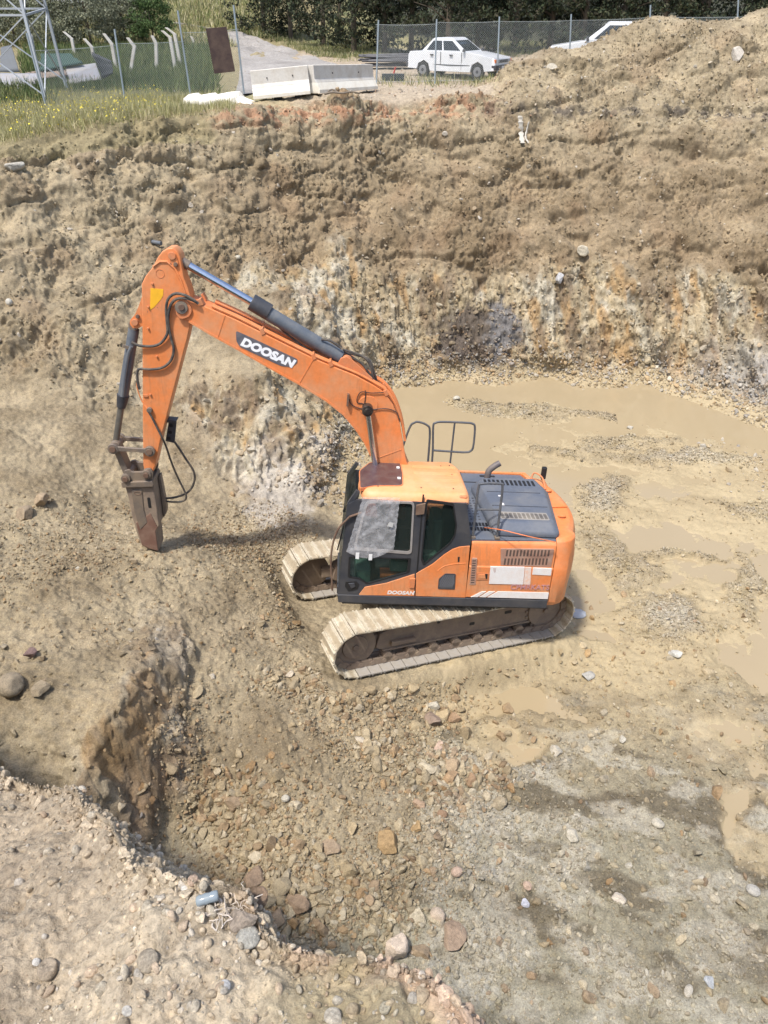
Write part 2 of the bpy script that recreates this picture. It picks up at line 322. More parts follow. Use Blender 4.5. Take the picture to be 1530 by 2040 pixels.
# floor: gentle mud with ripples dragged by the tracks
rip = noise((X * .75 - Y * .65) * 7, (X * .65 + Y * .75) * 1.1, 0 * X)
fl = .03 * t1 + .022 * t2 + .014 * t3 + .020 * rip * smooth(-.3, .3, noise(X * .4, Y * .4, 9 + 0 * X)) * (.5 + smooth(11, 9, Y)) + .03 * smooth(9, 7, Y) * np.abs(t2)
fl_d = fl * (1 - PUD * .35) - .085 * PUD + .012 + .06 * ISL + .03 * WHT * np.abs(t2)
disp = disp * (1 - floorm) + fl_d * floorm
rubble_m = smooth(.0, .5, t1) * 0
lump = smooth(4, 5.5, Y) * smooth(11.5, 9.5, Y) * smooth(-8.95, -8.6, Z) * smooth(.2, .6, DC)
disp += lump * .02 * t2 * (~BERM)
near_d = .030 * fbm(X * 6, Y * 6, Z * 6, 4, gain=.6, off=7.7) + .012 * t3
crk = np.abs(noise(X * 1.7 + 3, Y * 1.7, Z * 1.0)); near_d = near_d - .035 * smooth(.035, .0, crk) * smooth(-.2, .4, t2) * smooth(-.45, -.75, X)
disp = np.where(BERM & (Y < 4) & (np.abs(X) < 4), near_d * (.25 + .75 * smooth(.35, .8, NB[..., 2])), disp)
top = smooth(29, 33, Y) * (1 - pile) * (Z > -3.4); disp = disp * (1 - .75 * top)
disp = np.where(Y > 46, .2 * t1, disp).astype(np.float32)
X0, Y0, Z0 = X, Y, Z
PX = X + NB[..., 0] * disp; PY = Y + NB[..., 1] * disp; PZ = Z + NB[..., 2] * disp
# keep the earth clear of the machine's tracks
# --- colours (real surface colours, alpha = wetness)
def C(*c): return np.array(c, np.float32)
def lerp(a, b, m): return a + (b - a) * m[..., None]
col = np.zeros(X.shape + (3,), np.float32) + C(.302, .250, .166)
col = lerp(col, C(.212, .168, .105), smooth(-.1, .7, t1 + .4 * lowf) * .75)
col = lerp(col, C(.41, .338, .225), smooth(.1, .7, -t1) * .55)
redn = smooth(.15, .6, noise(X * .8 + 9, Y * .8, Z * .8)); col = lerp(col, C(.27, .18, .11), redn * .25 * wallm)
# dark topsoil line under the spoil
line = smooth(.28, .0, np.abs(Z + 2.95 + .12 * t1)) * smooth(24, 26, Y) * smooth(2.2, 3.5, X) * (Y < 31); col = lerp(col, C(.10, .085, .07), line * smooth(-.1, .3, t2) * .9)
rimr = smooth(.45, .0, np.abs(Z + 2.85)) * smooth(22, 25, Y) * (Y < 31) * smooth(4.5, 2, X) * smooth(-8, -3, X); col = lerp(col, C(.38, .19, .11), rimr * smooth(0, .5, t2 + .2) * .7)
rc = np.zeros_like(col) + C(.37, .305, .20)
rc = lerp(rc, C(.46, .43, .35), smooth(.05, .4, fbm(X * 1.5 + Z * .4, Y, Z * .5, 3, off=31) + .22 * smooth(0, -2, X)) * .85)
vs_ = noise(X * 4.5 + Z * .35, Y * 1.0, Z * .22); rc = lerp(rc, C(.45, .41, .31), smooth(.15, .4, vs_) * .4); rc = lerp(rc, C(.22, .17, .11), smooth(-.2, -.45, vs_) * .5)
rc = lerp(rc, C(.36, .23, .105), smooth(.2, .5, fbm(X * 1.9 + Z * .3, Y, Z * .6, 3, off=51)) * .8)
rc = lerp(rc, C(.20, .15, .10), smooth(.15, .45, fbm(X * 1.6, Y, Z * .45, 3, off=71)) * .85)
rc = lerp(rc, C(.24, .20, .12), smooth(.0, .5, st2) * .4)
sl_ = np.floor(sq); hsh = (np.sin(sl_ * 12.9 + np.floor(X * .8) * 3.1) * .5 + .5).astype(np.float32); rc = rc * (.82 + .36 * hsh)[..., None]; rc = lerp(rc, C(.46, .42, .36), smooth(.75, .95, hsh) * smooth(1.5, -2, X) * .7)
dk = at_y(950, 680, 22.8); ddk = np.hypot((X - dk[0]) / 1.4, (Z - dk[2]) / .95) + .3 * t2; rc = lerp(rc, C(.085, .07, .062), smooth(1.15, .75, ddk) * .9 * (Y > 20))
gk = at_y(1000, 660, 23); dgk = np.hypot((X - gk[0]) / .55, (Z - gk[2]) / .8) + .4 * t2; rc = lerp(rc, C(.17, .165, .165), smooth(1.1, .7, dgk) * (Y > 20))
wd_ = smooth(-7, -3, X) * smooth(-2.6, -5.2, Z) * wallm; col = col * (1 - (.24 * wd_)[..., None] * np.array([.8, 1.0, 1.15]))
col = lerp(col, rc, rock * .95)
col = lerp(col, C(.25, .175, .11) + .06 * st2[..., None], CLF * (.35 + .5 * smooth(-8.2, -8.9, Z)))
wk = at_y(560, 980, 14.3); dwk = np.hypot((X - wk[0]) / .8, (Y - wk[1]) / 1.3) + .35 * t2; col = lerp(col, C(.43, .40, .36), smooth(1.2, .5, dwk) * .7 * (~BERM))
# right end of the pit: grey crushed rock
gr = smooth(7.2, 9.5, X + .8 * t1) * smooth(22.5, 20.5, Y) * smooth(14, 16, Y) * smooth(-7.8, -8.6, Z); col = lerp(col, C(.33, .315, .29), gr * .8)
fc = np.zeros_like(col) + C(.30, .245, .15)
fc = lerp(fc, C(.21, .165, .10), smooth(0, .6, t2 + .5 * t1) * .6)
fc = lerp(fc, C(.255, .245, .19), smooth(10, 6, Y) * .75)
fc = lerp(fc, C(.41, .385, .325), WHT * (.55 + .4 * smooth(-.3, .4, t3)))
dkp = smooth(-.02, .30, fbm(X * .9 + .5 * Y, Y * 1.5, 20 + 0 * X, 4)) * smooth(10.5, 8, Y); fc = lerp(fc, C(.125, .105, .072), dkp * .85 * (1 - WHT * .6)); fc = lerp(fc, C(.38, .355, .29), smooth(.05, .35, fbm(X * 1.1, Y * 2.0, 40 + 0 * X, 4)) * smooth(10, 7.5, Y) * .7)
fc = lerp(fc, C(.22, .175, .11), smooth(.05, .3, PUD) * smooth(.75, .45, PUD) * .6); fc = lerp(fc, C(.36, .315, .24), ISL * .6 * smooth(-.5, .3, t2))
mud = smooth(-.55, .35, t1 + .35 + .4 * smooth(9, 14, Y)) * (1 - ISL * .8) * smooth(7.5, 10.5, Y); fc = lerp(fc, C(.385, .312, .19), np.maximum(mud * .85, PUD * .95))
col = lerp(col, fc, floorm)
wet = floorm * np.maximum(PUD * .9, mud * .75) * (1 - ISL)
# near bank: paler, drier; ochre part to the right
bm = nearr.astype(np.float32); bc = np.zeros_like(col) + C(.50, .42, .31)
bc = lerp(bc, C(.37, .31, .20), smooth(-.42, -.12, X + .12 * t2)); bc = lerp(bc, C(.38, .31, .225), smooth(-.75, -1.05, X + .1 * t1) * .7)
bc = lerp(bc, C(.52, .39, .29), smooth(.08, .0, DE) * smooth(-.5, -.25, X) * smooth(-.3, .3, t2)); bc = lerp(bc, C(.16, .125, .095), smooth(.025, 0, crk) * smooth(-.5, -.8, X) * smooth(-.2, .4, t2) * .7)
col = lerp(col, bc, bm)
# top ground beyond the pit: dusty track, asphalt, grass soil
tp = smooth(26, 29, Y) * (Z > -3.5) * (1 - pile) * (Y < 60) * smooth(.10, .04, slope); tc = np.zeros_like(col) + C(.36, .30, .225); tc = lerp(tc, C(.25, .23, .13), smooth(-3.2, -4.4, X + .25 * (Y - 30) + .6 * t1))
tc = lerp(tc, C(.24, .21, .12), smooth(5, 8, X - (Y - 37) * 2.0 + t1) * smooth(38, 41, Y)); col = lerp(col, tc, tp)
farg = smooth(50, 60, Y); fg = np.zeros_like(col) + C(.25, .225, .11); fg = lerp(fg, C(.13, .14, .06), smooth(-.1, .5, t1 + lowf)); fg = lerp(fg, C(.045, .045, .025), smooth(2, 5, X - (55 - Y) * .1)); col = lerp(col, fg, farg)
leftg = smooth(-4.5, -5.5, X + .6 * t1) * (Y > 21) * (Z > -3.35); col = lerp(col, C(.24, .205, .115), leftg * .8)
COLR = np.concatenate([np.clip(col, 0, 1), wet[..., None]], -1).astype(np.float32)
PV = np.stack([PX, PY, PZ], -1).astype(np.float32); nr, nc = X.shape
# ---- machine placement (used here so the earth meets the tracks)
def eul(yaw, pitch, roll):
    B = np.array([[-1, 0, 0], [0, -1, 0], [0, 0, 1.]]).T
    c, s = math.cos(yaw), math.sin(yaw); Zm = np.array([[c, -s, 0], [s, c, 0], [0, 0, 1]])
    c, s = math.cos(pitch), math.sin(pitch); Ym = np.array([[c, 0, -s], [0, 1, 0], [s, 0, c]])
    c, s = math.cos(roll), math.sin(roll); Xm = np.array([[1, 0, 0], [0, c, -s], [0, s, c]])
    return Zm @ B @ Ym @ Xm
MT = np.array([0.69, 10.88, -9.36]); MRU = eul(R(21.7), R(5.7), R(4.9)); SW = R(-19.6)
MD = np.array([[math.cos(SW), -math.sin(SW), 0], [math.sin(SW), math.cos(SW), 0], [0, 0, 1]]); MRS = MRU @ MD
Lm = (PV - MT.astype(np.float32)) @ MRU.astype(np.float32)
und = smooth(2.75, 2.15, np.abs(Lm[..., 0])) * smooth(2.0, 1.55, np.abs(Lm[..., 1])) * (np.abs(Lm[..., 2]) < 2)
tgt = -.02 + .03 * t2 + .02 * t3 + smooth(1.9, 2.6, Lm[..., 0]) * .15
dz = (tgt - Lm[..., 2]) * und
dz = np.where(BERM, 0, dz); PV = PV + dz[..., None] * MRU[:, 2].astype(np.float32)
NRM = grid_normal(PV[..., 0], PV[..., 1], PV[..., 2])
idx = np.arange(nr * nc, dtype=np.int32).reshape(nr, nc)
quads = np.stack([idx[:-1, :-1], idx[:-1, 1:], idx[1:, 1:], idx[1:, :-1]], -1).reshape(-1, 4)
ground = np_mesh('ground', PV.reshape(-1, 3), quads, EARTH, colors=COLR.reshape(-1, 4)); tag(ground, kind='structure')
# picture position of every terrain vertex, to look up where on the ground something stands
_d = PV @ np.array([0, CP, -SP], np.float32); _ok = _d > .3
_u = np.where(_ok, 765 + F_PX * PV[..., 0] / np.maximum(_d, .01), -1e4); _v = np.where(_ok, 1020 - F_PX * (PV @ np.array([0, SP, CP], np.float32)) / np.maximum(_d, .01), -1e4)
def hit(px, py, rad=3.0, ymin=0.0):
    m = (np.abs(_u - px) < rad) & (np.abs(_v - py) < rad) & (PV[..., 1] > ymin)
    ii = np.argwhere(m)
    if len(ii) == 0: return hit(px, py, rad * 2, ymin) if rad < 60 else (at_z(px, py, -2.5), np.array([0, 0, 1.]), COLR[0, 0])
    dd = _d[m]; sel = ii[dd < dd.min() + .25]; uu = _u[sel[:, 0], sel[:, 1]]; vv = _v[sel[:, 0], sel[:, 1]]
    k = sel[np.argmin((uu - px) ** 2 + (vv - py) ** 2)]
    return PV[k[0], k[1]].astype(float), NRM[k[0], k[1]].astype(float), COLR[k[0], k[1]]
def ground_z(x, y):
    r = int(np.clip(np.searchsorted(ys, y), 1, nr - 1)); c = int(np.argmin(np.abs(PV[r, :, 0] - x))); return float(PV[r, c, 2])
# standing water
wm, wnt, wb = new_mat('muddy_water'); wc = objcoord(wnt); w1 = noise_node(wnt, wc, .8, 4); w2 = noise_node(wnt, wc, 9, 3)
wnt.links.new(mixc(wnt, w1, (.315, .25, .15), (.36, .285, .175)), wb.inputs['Base Color']); wb.inputs['Roughness'].default_value = .09
wb.inputs['Specular IOR Level'].default_value = .5; bump(wnt, w2, .05, .01, wb)
gx, gy = np.meshgrid(np.linspace(0, 13, 40), np.linspace(6, 22.6, 50)); gi = np.arange(2000).reshape(50, 40)
water = np_mesh('water', np.stack([gx, gy, gx * 0 + FLOOR - .012], -1).reshape(-1, 3), np.stack([gi[:-1, :-1], gi[:-1, 1:], gi[1:, 1:], gi[1:, :-1]], -1).reshape(-1, 4), wm)
tag(water, kind='structure')
# ================================================================== EXCAVATOR
ORANGE = painted('orange_paint', (.71, .220, .064), rough=.55, dirt=(.50, .34, .20), dirt_amt=.62, scale=1.7, chips=(.30, .13, .07), coat=.1, streak=(.40, .17, .075))
ORANGE_D = painted('worn_orange_paint', (.60, .20, .075), rough=.6, dirt=(.33, .22, .13), dirt_amt=.6, scale=4, chips=(.2, .12, .07))
CHAR = painted('charcoal_paint', (.040, .043, .052), rough=.5, dirt=(.22, .19, .15), dirt_amt=.22, scale=2.2)
DECK = painted('grey_hood_paint', (.105, .12, .15), rough=.5, dirt=(.28, .26, .22), dirt_amt=.32, scale=2.0)
CYLM = painted('cylinder_grey', (.10, .115, .135), rough=.45, dirt=(.26, .24, .2), dirt_amt=.35, scale=5)
STEEL = painted('worn_steel', (.20, .165, .135), rough=.55, dirt=(.34, .25, .16), dirt_amt=.6, scale=5, metal=.35, chips=(.10, .06, .04))
RUST = painted('rusty_steel', (.13, .075, .05), rough=.75, dirt=(.28, .2, .13), dirt_amt=.6, scale=4)
CHROME = plain('chrome_rod', (.62, .66, .72), .22, 1.0)
RUBBER = painted('hose_rubber', (.045, .042, .040), rough=.7, dirt=(.26, .21, .15), dirt_amt=.5, scale=10)
TRACKM = painted('muddy_track_frame', (.21, .155, .115), rough=.85, dirt=(.34, .265, .18), dirt_amt=.75, scale=3.5)
BLACK = plain('black', (.012, .012, .013), .6)
WHITE = painted('white_paint', (.72, .70, .68), rough=.5, dirt=(.62, .45, .33), dirt_amt=.35, scale=7)
YELL = plain('yellow_decal', (.80, .42, .02), .5)
GRILLE = painted('dusty_grille', (.36, .20, .14), rough=.8, dirt=(.40, .31, .24), dirt_amt=.6, scale=8)
SLOT = plain('grille_slot', (.10, .065, .05), .9)
BROWNGL = painted('brown_tinted_panel', (.085, .045, .045), rough=.35, dirt=(.3, .25, .2), dirt_amt=.2, scale=6)
TAPE = plain('white_tape', (.75, .75, .74), .5)
LAMPGL = plain('lamp_glass', (.35, .36, .38), .15)
# shoes: pale dried mud over steel
SHOE, nt, b = new_mat('muddy_track_shoe'); co = objcoord(nt)
oi = nt.nodes.new('ShaderNodeObjectInfo'); va = nt.nodes.new('ShaderNodeVectorMath'); va.operation = 'ADD'; nt.links.new(co, va.inputs[0])
cx = nt.nodes.new('ShaderNodeCombineXYZ'); nt.links.new(mth(nt, 'MULTIPLY', oi.outputs['Random'], 40.0), cx.inputs[0]); nt.links.new(cx.outputs[0], va.inputs[1])
a1 = noise_node(nt, va.outputs[0], 3.2, 4, .55); a2 = noise_node(nt, va.outputs[0], 40, 4, .6)
sx3 = nt.nodes.new('ShaderNodeSeparateXYZ'); nt.links.new(co, sx3.inputs[0]); ex_ = mth(nt, 'MULTIPLY', mth(nt, 'ABSOLUTE', sx3.outputs[0]), 3.4)
a1 = mth(nt, 'ADD', mth(nt, 'MULTIPLY', mth(nt, 'SUBTRACT', a1, .5), .9), mth(nt, 'ADD', ex_, .30))
c = ramp(nt, a1, [(.36, (.36, .295, .20)), (.47, (.42, .355, .25)), (.54, (.50, .445, .335)), (.8, (.58, .52, .41))])
c = mixc(nt, .5, c, mixc(nt, 1.0, c, ramp(nt, a2, [(.3, (.6, .6, .6)), (.7, (1.3, 1.3, 1.3))]), 'MULTIPLY')); nt.links.new(c, b.inputs['Base Color']); b.inputs['Roughness'].default_value = .85
bump(nt, mth(nt, 'ADD', a1, mth(nt, 'MULTIPLY', a2, .4)), .6, .015, b)
SHOEW = painted('wet_grey_track_shoe', (.36, .335, .30), rough=.5, dirt=(.30, .25, .17), dirt_amt=.6, scale=6)
def glass_mat(name, tint, fac):
    m = bpy.data.materials.new(name); m.use_nodes = True; nt = m.node_tree; b = nt.nodes['Principled BSDF']; out = nt.nodes['Material Output']
    b.inputs['Base Color'].default_value = (.035, .05, .045, 1); b.inputs['Roughness'].default_value = .06
    t = nt.nodes.new('ShaderNodeBsdfTransparent'); t.inputs[0].default_value = (*tint, 1); mx = nt.nodes.new('ShaderNodeMixShader'); mx.inputs[0].default_value = fac
    nt.links.new(t.outputs[0], mx.inputs[1]); nt.links.new(b.outputs[0], mx.inputs[2]); nt.links.new(mx.outputs[0], out.inputs[0]); return m
GLASS = glass_mat('cab_glass', (.80, .88, .84), .22)
FILM, nt, b = new_mat('clear_plastic_film'); out = nt.nodes['Material Output']; fn = noise_node(nt, objcoord(nt), 7, 8, .7)
b.inputs['Base Color'].default_value = (.78, .78, .80, 1); b.inputs['Roughness'].default_value = .25
t = nt.nodes.new('ShaderNodeBsdfTransparent'); mx = nt.nodes.new('ShaderNodeMixShader'); nt.links.new(ramp(nt, fn, [(.3, (.18,) * 3), (.5, (.32,) * 3), (.75, (.68,) * 3)]), mx.inputs[0])
nt.links.new(t.outputs[0], mx.inputs[1]); nt.links.new(b.outputs[0], mx.inputs[2]); nt.links.new(mx.outputs[0], out.inputs[0]); bump(nt, fn, .8, .02, b)

class MB:
    """collects boxes, prisms, tubes and plates into ONE mesh"""
    def __init__(s): s.bm = bmesh.new()
    def _add(s, vs, fs):
        bv = [s.bm.verts.new(v) for v in vs]
        for f in fs:
            try: s.bm.faces.new([bv[i] for i in f])
            except ValueError: pass
        return s
    def box(s, lo, hi, M=None):
        (x0, y0, z0), (x1, y1, z1) = lo, hi
        vs = [(x0,y0,z0),(x1,y0,z0),(x1,y1,z0),(x0,y1,z0),(x0,y0,z1),(x1,y0,z1),(x1,y1,z1),(x0,y1,z1)]
        if M is not None: vs = [tuple(M @ Vector(v)) for v in vs]
        return s._add(vs, [(0,3,2,1),(4,5,6,7),(0,1,5,4),(1,2,6,5),(2,3,7,6),(3,0,4,7)])
    def bar(s, a, b, w, h=None, up=(0, 0, 1)):
        a, b = Vector(a), Vector(b); h = w if h is None else h; d = b - a; L = d.length; d.normalize(); u = Vector(up)
        if abs(d.dot(u)) > .95: u = Vector((0, 1, 0))
        sd = d.cross(u).normalized(); u = sd.cross(d); M = Matrix((sd, d, u)).transposed().to_4x4(); M.translation = a
        return s.box((-w/2, 0, -h/2), (w/2, L, h/2), M)
    def prism(s, pts, a0, a1, axis=1, pts2=None):
        """polygon swept along an axis; pts are the other two coordinates in order"""
        def mk(p, a): return {0: (a, p[0], p[1]), 1: (p[0], a, p[1]), 2: (p[0], p[1], a)}[axis]
        n = len(pts); p2 = pts2 or pts; vs = [mk(p, a0) for p in pts] + [mk(p, a1) for p in p2]
        return s._add(vs, [tuple(range(n))[::-1], tuple(range(n, 2 * n))] + [(i, (i + 1) % n, n + (i + 1) % n, n + i) for i in range(n)])
    def loft(s, rings, cap=True):
        n = len(rings[0]); vs = [v for r in rings for v in r]; fs = []
        for k in range(len(rings) - 1):
            for i in range(n): fs.append((k*n+i, k*n+(i+1) % n, (k+1)*n+(i+1) % n, (k+1)*n+i))
        if cap: fs += [tuple(range(n))[::-1], tuple(range((len(rings)-1)*n, len(rings)*n))]
        return s._add(vs, fs)
    def tube(s, path, r, seg=8, r2=None):
        P = [Vector(p) for p in path]; rings = []; pu = None
        for i, p in enumerate(P):
            d = (P[min(i+1, len(P)-1)] - P[max(i-1, 0)]).normalized()
            if pu is None: pu = d.orthogonal().normalized()
            pu = (pu - d * pu.dot(d)).normalized(); w = d.cross(pu); rr = r if r2 is None else r + (r2 - r) * i / (len(P) - 1)
            rings.append([tuple(p + (pu * math.cos(2*math.pi*k/seg) + w * math.sin(2*math.pi*k/seg)) * rr) for k in range(seg)])
        return s.loft(rings)
    def cyl(s, a, b, r, seg=20, r2=None): return s.tube([a, b], r, seg, r2)
    def plate(s, outer, holes, a0, a1, axis=1):
        def mk(p, a): return {0: (a, p[0], p[1]), 1: (p[0], a, p[1]), 2: (p[0], p[1], a)}[axis]
        t = bmesh.new(); es = []
        for lp in [outer] + holes:
            vs = [t.verts.new(mk(p, a1)) for p in lp]; es += [t.edges.new((vs[i], vs[(i+1) % len(vs)])) for i in range(len(vs))]
        bmesh.ops.triangle_fill(t, use_beauty=True, use_dissolve=False, edges=es)
        r = bmesh.ops.extrude_face_region(t, geom=t.faces[:]); off = [0, 0, 0]; off[axis] = a0 - a1
        bmesh.ops.translate(t, verts=[v for v in r['geom'] if isinstance(v, bmesh.types.BMVert)], vec=off)
        me = bpy.data.meshes.new('tmp'); t.to_mesh(me); t.free(); s.bm.from_mesh(me); bpy.data.meshes.remove(me); return s
    def xf(s, M):
        bmesh.ops.transform(s.bm, matrix=M, verts=s.bm.verts[:]); return s
    def build(s, name, mat, parent=None, bevel=0.0, seg=2, label=None, angle=35, wn=True):
        bmesh.ops.recalc_face_normals(s.bm, faces=s.bm.faces[:])
        me = bpy.data.meshes.new(name); s.bm.to_mesh(me); s.bm.free(); me.materials.append(mat)
        for p in me.polygons: p.use_smooth = True
        me.set_sharp_from_angle(angle=R(angle))
        o = link(bpy.data.objects.new(name, me), parent)
        if bevel:
            md = o.modifiers.new('bevel', 'BEVEL'); md.width = bevel; md.segments = seg; md.limit_method = 'ANGLE'; md.angle_limit = R(30); md.harden_normals = True
        if label: o['label'] = label
        return o
def S(px, py, axis=1, val=1.36):
    d = MRS.T @ ray(px, py); o = MRS.T @ (-MT); return o + d * (val - o[axis]) / d[axis]
def SL(lst, axis=1, val=1.36):
    k = [i for i in range(3) if i != axis]; out = []
    for q in lst:
        p = S(q[0], q[1], axis, val); out.append((float(p[k[0]]), float(p[k[1]])))
    return out
def rnd(pts, r=.05, n=3):
    """round the corners of a polygon"""
    out = []; m = len(pts)
    for i in range(m):
        p0, p, p1 = Vector(pts[i-1]), Vector(pts[i]), Vector(pts[(i+1) % m]); a = p0 - p; c = p1 - p
        rr = min(r, a.length * .45, c.length * .45); A = p + a.normalized() * rr; B_ = p + c.normalized() * rr
        for k in range(n + 1):
            t = k / n; out.append(tuple(A * (1-t)**2 + p * 2*t*(1-t) + B_ * t*t))
    return out
def curve(pts, n=8):
    P = [Vector(p) for p in pts]; P = [P[0] * 2 - P[1]] + P + [P[-1] * 2 - P[-2]]; out = []
    for i in range(1, len(P) - 2):
        for k in range(n):
            t = k / n; a, b_, c_, d_ = P[i-1], P[i], P[i+1], P[i+2]
            out.append(.5 * ((2*b_) + (c_-a)*t + (2*a-5*b_+4*c_-d_)*t*t + (3*b_-a-3*c_+d_)*t**3))
    out.append(P[-2]); return out
def text(s, mat, name, origin, u, v, size, parent, sx=1.0, shear=.0, off=.0, depth=.002, align='LEFT', label=None):
    cu = bpy.data.curves.new(name, 'FONT'); cu.body = s; cu.size = size; cu.shear = shear; cu.offset = off; cu.extrude = depth; cu.align_x = align; cu.align_y = 'CENTER'; cu.space_character = 1.05
    tmp = bpy.data.objects.new(name, cu); me = bpy.data.meshes.new_from_object(tmp); bpy.data.objects.remove(tmp); bpy.data.curves.remove(cu)
    me.name = name; u = Vector(u).normalized(); v = Vector(v); v = (v - u * v.dot(u)).normalized(); n = u.cross(v)
    M = Matrix((u * sx, v, n)).transposed().to_4x4(); M.translation = Vector(origin); me.transform(M); me.materials.clear(); me.materials.append(mat)
    o = link(bpy.data.objects.new(name, me), parent)
    if label: o['label'] = label
    return o

EX = empty('excavator', label='orange tracked excavator with a rock breaker on its arm, standing in the pit', cat='excavator')
Mw = Matrix([[*MRS[i], MT[i]] for i in range(3)] + [[0, 0, 0, 1]]); EX.matrix_world = Mw
DT = Matrix([[*MD.T[i], 0] for i in range(3)] + [[0, 0, 0, 1]]) @ Matrix.Translation((-.01, 0, 0))
YS = 1.36
# ---------------- undercarriage
AX, RZ, RP = 1.80, .475, .425
per = 2 * (2 * AX) + 2 * math.pi * RP; NS = 48
def tpath(s):
    s %= per; a = 2 * AX; c = math.pi * RP
    if s < a: return (-AX + s, RZ - RP, 0)                    # bottom run, towards the front
    s -= a
    if s < c: t = s / RP; return (AX + RP * math.sin(t), RZ - RP * math.cos(t), t)
    s -= c
    if s < a: return (AX - s, RZ + RP - .035 * math.sin(math.pi * s / a), math.pi)
    s -= a; t = s / RP; return (-AX - RP * math.sin(t), RZ + RP * math.cos(t), math.pi + t)
sb = MB(); hw = .30; pl = per / NS * .945
sb.prism([(-pl/2, -.012), (pl/2, -.012), (pl/2, .010), (-pl/2, .010)], -hw, hw)
for gx_ in (-pl * .40, pl * .36): sb.prism([(gx_ - .016, -.012), (gx_ + .016, -.012), (gx_ + .008, -.036), (gx_ - .008, -.036)], -hw + .004, hw - .004)
shoe0 = sb.build('track_shoe', SHOE, None, bevel=.003, seg=1); sme = shoe0.data; bpy.data.objects.remove(shoe0)
smw = sme.copy(); smw.materials.clear(); smw.materials.append(SHOEW)
bolt = MB()
for sx_ in (-1, 1):
    for bx in (-.035, .035): bolt.cyl((bx, sx_ * .085, -.036), (bx, sx_ * .085, .02), .013, 8)
for side, lab in ((1, 'near track, its front half caked in pale mud'), (-1, 'far track with pale muddy shoes')):
    yc = side * 1.195
    # chain of links is the track part itself
    ch = MB()
    for i in range(NS):
        x, z, a = tpath((i + .5) * per / NS); M = Matrix.Translation((x, 0, z)) @ Matrix.Rotation(-a, 4, 'Y')
        for dy in (-.095, .055): ch.box((-.094, yc + dy, .012), (.094, yc + dy + .045, .125), M)
        M2 = M.copy()
        ch.cyl(tuple(M @ Vector((.107, yc - .115, .055))), tuple(M @ Vector((.107, yc + .115, .065))), .042, 10)
    tr = ch.xf(DT).build('track', TRACKM, EX, label=lab)
    for i in range(NS):
        x, z, a = tpath(i * per / NS); o = bpy.data.objects.new('track_shoe', smw if (a == 0 and x > -3) else sme); link(o, tr)
        o.matrix_local = DT @ Matrix.Translation((x, yc, z)) @ Matrix.Rotation(-a + R(rng.uniform(-1.2, 1.2)), 4, 'Y')
        if a == 0: o['label'] = 'wet grey shoe on the ground run'
    fr = MB(); yo = side * 1.215; yi = side * .99
    prof = [(-1.45, .27), (1.30, .27), (1.42, .33), (1.36, .60), (1.15, .68), (-1.3, .70), (-1.5, .62), (-1.62, .35)]
    fr.prism(prof, yi, yo); fr.prism([(-1.25, .70), (1.1, .68), (1.0, .76), (-1.2, .77)], yi + side * .02, yi + side * .12)
    fr.prism([(-1.5, .25), (1.30, .25), (1.30, .285), (-1.5, .285)], yi, yo + side * .03)
    for sx_ in (.75,): fr.box((sx_ - .02, yo - .01, .36), (sx_ + .42, yo + side * .07, .44)); 
    fr.box((1.36, yi + side * .03, .38), (1.62, yo - side * .05, .56))
    fr.xf(DT).build('track_frame', TRACKM, EX, bevel=.012)
    for hx, hz, w_ in ((-.35, .45, .05), (-1.05, .55, .07), (.3, .62, .03)): MB().prism(rnd([(hx - w_, hz - .03), (hx + w_, hz - .03), (hx + w_, hz + .03), (hx - w_, hz + .03)], .02), yo - side * .02, yo + side * .003).xf(DT).build('frame_opening', BLACK, EX)
    for wx, rr, nm in ((AX, .36, 'idler_wheel'), (-AX, .34, 'drive_sprocket')):
        w = MB(); w.cyl((wx, yc - .06, RZ), (wx, yc + .06, RZ), rr, 40)
        w.cyl((wx, yc, RZ), (wx, yo + side * .065 if nm == 'idler_wheel' else yo - side * .02, RZ), .235, 36, .215)
        w.cyl((wx, yc, RZ), (wx, yo + side * .085, RZ), .05, 16)
        if nm == 'drive_sprocket':
            for k in range(20):
                a = 2 * math.pi * k / 20; w.bar((wx + .3 * math.cos(a), yc, RZ + .3 * math.sin(a)), (wx + .39 * math.cos(a), yc, RZ + .39 * math.sin(a)), .05, .08, (0, 1, 0))
        w.xf(DT).build(nm, TRACKM, EX, bevel=.006)
    for k in range(7):
        rx = -1.3 + k * .42; MB().cyl((rx, yc - .11, .165), (rx, yc + .10, .165), .085, 16).xf(DT).build('track_roller', TRACKM, EX, bevel=.008)
    for rx in (-.7, .6): MB().cyl((rx, yc - .1, .77), (rx, yc + .1, .77), .06, 14).xf(DT).build('carrier_roller', TRACKM, EX)
cf = MB(); cf.box((-.75, -.55, .42), (.75, .55, .72))
for sx_ in (-1, 1):
    for sy in (-1, 1): cf.bar((sx_ * .55, sy * .4, .56), (sx_ * 1.0, sy * 1.06, .5), .36, .26)
cf.xf(DT).build('car_body', TRACKM, EX, bevel=.02); MB().cyl((0, 0, .70), (0, 0, .98), .62, 40).build('slew_ring', TRACKM, EX)
# ---------------- revolving frame, skirts
x_f, x_s, x_r = 1.56, -.49, -1.87
MB().box((-1.86, -1.30, .97), (1.3, .10, 1.19)).box((-1.86, .10, .97), (1.50, 1.30, 1.17)).build('main_frame', CHAR, EX, bevel=.01)
MB().prism([(x_r, 1.03), (x_f, 1.04), (x_f + .02, 1.19), (x_r, 1.19)], 1.28, YS + .015).build('skirt', CHAR, EX, bevel=.012, label='dark grey side skirt with scuffed rear end')
